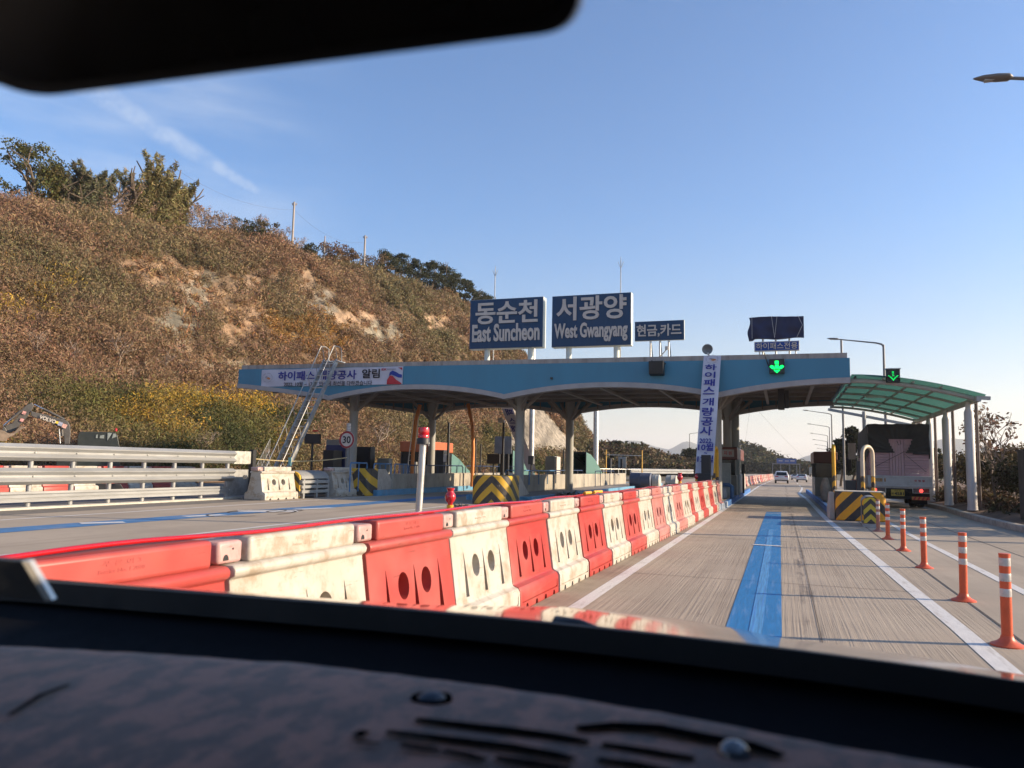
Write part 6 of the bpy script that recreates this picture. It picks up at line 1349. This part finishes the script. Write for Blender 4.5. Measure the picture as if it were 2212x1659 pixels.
for f, dz in ((0,-.03),(.0,-.012),(.012,-.002),(.05,0),(.2,.004),(.45,.0),(.7,-.015),(.88,-.05),(1.,-.16)):
    rows.append([(p.x*(1-.0*f), p.y-f*.62, ez+dz+.0012*noise.noise(Vector((p.x*30,f*30,0)))) for p in edge])
q = MB(); q.grid(rows); q.build('dashboard_pad', m_cloth, car_o, smooth=180)
def on_pad(x, y, dz=.002): return pZ(x, y, ez+dz+.002)
def slot(pts, w_, dz=.0035):
    q = MB(); P = [on_pad(x, y, dz) for x, y in pts]; rws = []
    for i, p in enumerate(P):
        d = (P[min(i+1,len(P)-1)]-P[max(i-1,0)]).normalized(); nrm = Vector((-d.y,d.x,0)); ww = w_*(sin(pi*(i+.35)/(len(P)-.3)))**.35; rws.append([tuple(p+nrm*ww/2+Vector((0,0,0))), tuple(p+nrm*ww*.3-Vector((0,0,.0))), tuple(p-nrm*ww*.3), tuple(p-nrm*ww/2)])
    q.grid(rws); v = q.build('vent_slot', m_hole, car_o); return v
slot([(898,1553),(1000,1566),(1100,1577),(1200,1590),(1272,1602)], .016); slot([(835,1580),(950,1594),(1100,1612),(1200,1630),(1240,1640)], .014); slot([(1245,1573),(1330,1567),(1420,1572),(1520,1592),(1620,1610),(1690,1632)], .022)
slot([(1300,1607),(1400,1622),(1500,1638)], .013); slot([(1290,1640),(1370,1650),(1450,1665)], .012); slot([(865,1608),(910,1615),(950,1620)], .010); slot([(955,1620),(1010,1630),(1050,1642)], .010); slot([(1070,1636),(1150,1648),(1230,1662)], .012); slot([(770,1590),(790,1578)], .012); slot([(765,1600),(820,1606)], .006); slot([(20,1545),(90,1500),(150,1478)], .006)
p = on_pad(932, 1512, .0); q = MB(); q.lathe([(.014,0),(.013,.003),(.009,.006),(.003,.0075)], 20, tuple(p)); q.build('light_sensor', M('sensor_blue', (.012,.02,.035), .45), car_o, smooth=60)
q = MB(); q.lathe([(.019,0),(.019,.003),(.0145,.003),(.0145,.001)], 20, tuple(p)); q.build('sensor_rim', m_hole, car_o)
p = on_pad(1585, 1632, .0); q = MB(); q.sphere(tuple(p), .013, 18, .9); gb = q.build('sensor_dome', M('dome_glass', (.06,.075,.09), .08, coat=1.), car_o, smooth=180)
# black ledge under the windscreen, cowl, wiper
COWL = [(-700,1215),(-300,1228),(90,1250),(500,1282),(800,1306),(1106,1335),(1400,1366),(1700,1402),(2000,1442),(2212,1475),(2500,1522),(2900,1590)]
cw = resamp([pD(x, y, 1.46-.00020*(x+300)) for x, y in COWL], NE)
rows = [[tuple(p+Vector((0,.002,-.03))) for p in edge], [tuple(p+Vector((0,.006,-.022))) for p in edge]]
for f, dz in ((.1,-.055),(.3,-.075),(.42,-.066),(.5,-.068),(.62,-.085),(.8,-.06),(.93,-.022),(.985,-.004),(1.,0)):
    rows.append([tuple(a.lerp(b_, f)+Vector((0,0,dz))) for a, b_ in zip(edge, cw)])
q = MB(); q.grid(rows); q.build('windscreen_ledge', m_plas, car_o, smooth=180)
cs = resamp([pD(x, y+13-.003*x, 1.40-.00020*(x+300)) for x, y in COWL], NE)
q = MB(); q.grid([[tuple(p+Vector((0,-.004,-.03))) for p in cs], [tuple(p+Vector((0,0,.004))) for p in cs], [tuple(a.lerp(b_, .5)+Vector((0,0,.004))) for a, b_ in zip(cs, cw)], [tuple(p+Vector((0,-.003,-.001))) for p in cw], [tuple(p+Vector((0,-.002,-.03))) for p in cw]]); q.build('cowl', M('cowl_plastic', (.008,.007,.005), .7, var=.3, vs=14, dirt=.5, dcol=(.02,.016,.012)), car_o, smooth=60)
CREST = [(-700,1238),(-300,1240),(0,1246),(160,1254),(500,1277),(800,1300),(990,1315),(1250,1316),(1490,1341),(1610,1362),(1700,1383),(1850,1402),(2000,1424),(2212,1463),(2500,1510),(2900,1580)]
cr2 = resamp([pD(x, y, 2.35-.00016*(x+300)) for x, y in CREST], NE)
rows = [[tuple(p+Vector((0,.004,-.06))) for p in cw], [tuple(p+Vector((0,.012,-.012))) for p in cw]]
for f, dz in ((.08,.0),(.2,.006),(.4,.013),(.6,.016),(.8,.012),(.92,.006),(1.,0)): rows.append([tuple(a.lerp(b_, f)+Vector((0,.012*(1-f),dz*float(np.interp(i,[0,.4*NE,.6*NE,NE],[.1,.12,.75,.75]))-.012*(1-f)))) for i, (a, b_) in enumerate(zip(cw, cr2))])
rows.append([tuple(p+Vector((0,.15,-.04))) for p in cr2]); rows.append([tuple(p+Vector((0,.3,-.16))) for p in cr2]); rows.append([tuple(p+Vector((0,.36,-.6))) for p in cr2])
q = MB(); q.grid(rows); q.build('bonnet', m_paint, car_o, smooth=180)
p0, p1 = pD(1208,1352,1.17), pD(1420,1392,1.12)
q = MB(); q.tube([p0+Vector((-.02,.01,-.03)), p0+Vector((0,0,.004)), p0.lerp(p1,.2)+Vector((0,0,.004)), p0.lerp(p1,.5)+Vector((0,0,-.002)), p1+Vector((0,0,-.012))], [.012,.013,.012,.009,.006], 10); q.build('wiper', M('wiper_black', (.012,.012,.013), .35), car_o, smooth=180)
# rear-view mirror
def rr(w_, h, r, n=6):
    pts = []
    for cx, cy, a0 in ((w_/2-r,h/2-r,0),(-w_/2+r,h/2-r,pi/2),(-w_/2+r,-h/2+r,pi),(w_/2-r,-h/2+r,1.5*pi)): pts += [(cx+r*cos(a0+k*pi/2/n), cy+r*sin(a0+k*pi/2/n)) for k in range(n+1)]
    return pts
bl, br_ = pD(70, 212, .445), pD(1262, 64, .362); u = (br_-bl).normalized(); nrm = (-(bl+br_)/2+O).normalized(); vv = nrm.cross(u).normalized(); vv = vv if vv.z > 0 else -vv
nn = u.cross(vv); nn = nn if nn.dot(O-bl) > 0 else -nn
MW, MH = (br_-bl).length, .105; c0 = (bl+br_)/2+vv*MH/2
def outline(e):
    base = [(MW/2-e,MH/2-e,.022),(-MW/2-.085+e,MH/2-e,.02),(-MW/2-.085+e,-MH/2+.04+e*.5,.02),(-MW/2+.0+e*.5,-MH/2+e,.02),(MW/2-e,-MH/2+e,.022)]; pts = []
    for i in range(len(base)):
        p, a, b_ = Vector(base[i][:2]), Vector(base[i-1][:2]), Vector(base[(i+1) % len(base)][:2]); r = base[i][2]
        u1, u2 = (a-p).normalized()*r, (b_-p).normalized()*r
        for k in range(7): t_ = k/6; q_ = (p+u1)*(1-t_)**2+p*2*t_*(1-t_)+(p+u2)*t_*t_; pts.append((q_.x, q_.y))
    return pts
q = MB(); ring = outline(0); n = len(ring); lay = [(1.,.0),(1.,-.012),(.93,-.03),(.6,-.05)]
vs = []; fs = []
for s_, d_ in lay: vs += [c0+u*x*s_+vv*y*s_+nn*d_ for x, y in ring]
for k in range(len(lay)-1): fs += [(k*n+i,k*n+(i+1)%n,(k+1)*n+(i+1)%n,(k+1)*n+i) for i in range(n)]
fs += [tuple(range(n)), tuple(range((len(lay)-1)*n, len(lay)*n))]
q.add(vs, fs); mi = q.build('rear_view_mirror', M('mirror_housing', (.016,.015,.016), .5), car_o, smooth=40)
ring2 = outline(.006); q = MB(); q.quad(*[c0+u*x+vv*y+nn*.0015 for x, y in ring2]); q.build('mirror_glass', M('mirror_dark_reflection', (.02,.018,.018), .25, .6), mi)  # dark colour stands in for the dim cabin the glass would reflect
q = MB(); q.tube([c0-nn*.04, c0-nn*.07+Vector((0,.03,.06)), c0+Vector((0,.16,.2))], .012, 8); q.build('mirror_stem', m_plas, mi)
# shell: roof lining, side doors, back wall, floor of the cabin
m_lin = M('roof_lining', (.10,.095,.09), .95)
q = MB(); q.box(-1.35,.62,-1.9,.16,1.72,1.78); q.build('roof', m_lin, car_o, bevel=.02)
q = MB(); q.box(-1.35,.62,-1.95,-1.9,.5,1.72); q.build('rear_panel', m_lin, car_o)
q = MB(); q.box(.56,.62,-1.9,1.35,.4,1.16); q.box(.57,.61,-1.9,1.5,1.16,1.72); q.build('side_door', M('door_dark', (.03,.03,.032), .5), car_o)  # upper box: unseen solid panel, added and lengthened to keep sun off the dashboard
q = MB(); q.box(-1.41,-1.35,-1.9,.9,.4,1.1); q.build('side_door', M('door_dark', (.03,.03,.032), .5), car_o)
q = MB(); q.box(-1.35,.56,-1.9,.05,.4,.45); q.build('cabin_floor', m_lin, car_o)
seat(car_o, (-.4,.5,.4))
o = thing('dash_device', 'dark flat device with a pale shiny edge on the left of the dashboard', 'device')
pts = [(-260,1190),(48,1213),(98,1297),(-210,1275)]; P = [pD(x, y, .82) for x, y in pts]; nrm = (P[1]-P[0]).cross(P[3]-P[0]).normalized(); nrm = nrm if nrm.dot(O-P[0]) > 0 else -nrm
q = MB(); q.add(P+[p-nrm*.012 for p in P], [(0,1,2,3),(7,6,5,4),(0,4,5,1),(1,5,6,2),(2,6,7,3),(3,7,4,0)]); q.build('casing', M('device_dark', (.035,.035,.033), .5), o)
q = MB(); a, b_ = P[1], P[2]; du = (P[1]-P[0]).normalized(); q.add([a+nrm*.001, a+du*.006-nrm*.002, b_+du*.006-nrm*.002, b_+nrm*.001, a-nrm*.013, b_-nrm*.013, a+du*.006-nrm*.011, b_+du*.006-nrm*.011], [(0,1,2,3),(1,6,7,2),(4,6,1,0),(3,2,7,5)]); q.build('bevel_edge', M('device_rim', (.75,.7,.6), .25, .6), o)
q = MB(); bb = (P[2]+P[3])/2; q.tube([bb, Vector((bb.x, bb.y, 1.15))], .012, 8); q.build('stand', m_plas, o); seat(o, tuple(P[3]))

# ------------------------------------------------------------------ air
HAZE = 0.00017
m_hz = bpy.data.materials.new('haze_air'); m_hz.use_nodes = True; t = m_hz.node_tree; t.nodes.clear()
pv = N(t, 'ShaderNodeVolumePrincipled'); pv.inputs['Density'].default_value = HAZE; pv.inputs['Color'].default_value = (.93,.95,1,1); pv.inputs['Anisotropy'].default_value = .25
ou = N(t, 'ShaderNodeOutputMaterial'); t.links.new(pv.outputs[0], ou.inputs['Volume'])
if HAZE > 0:
    q = MB(); q.box(-8800,8800,-5800,8800,-4,330); hz = q.build('haze', m_hz); hz['kind'] = 'stuff'
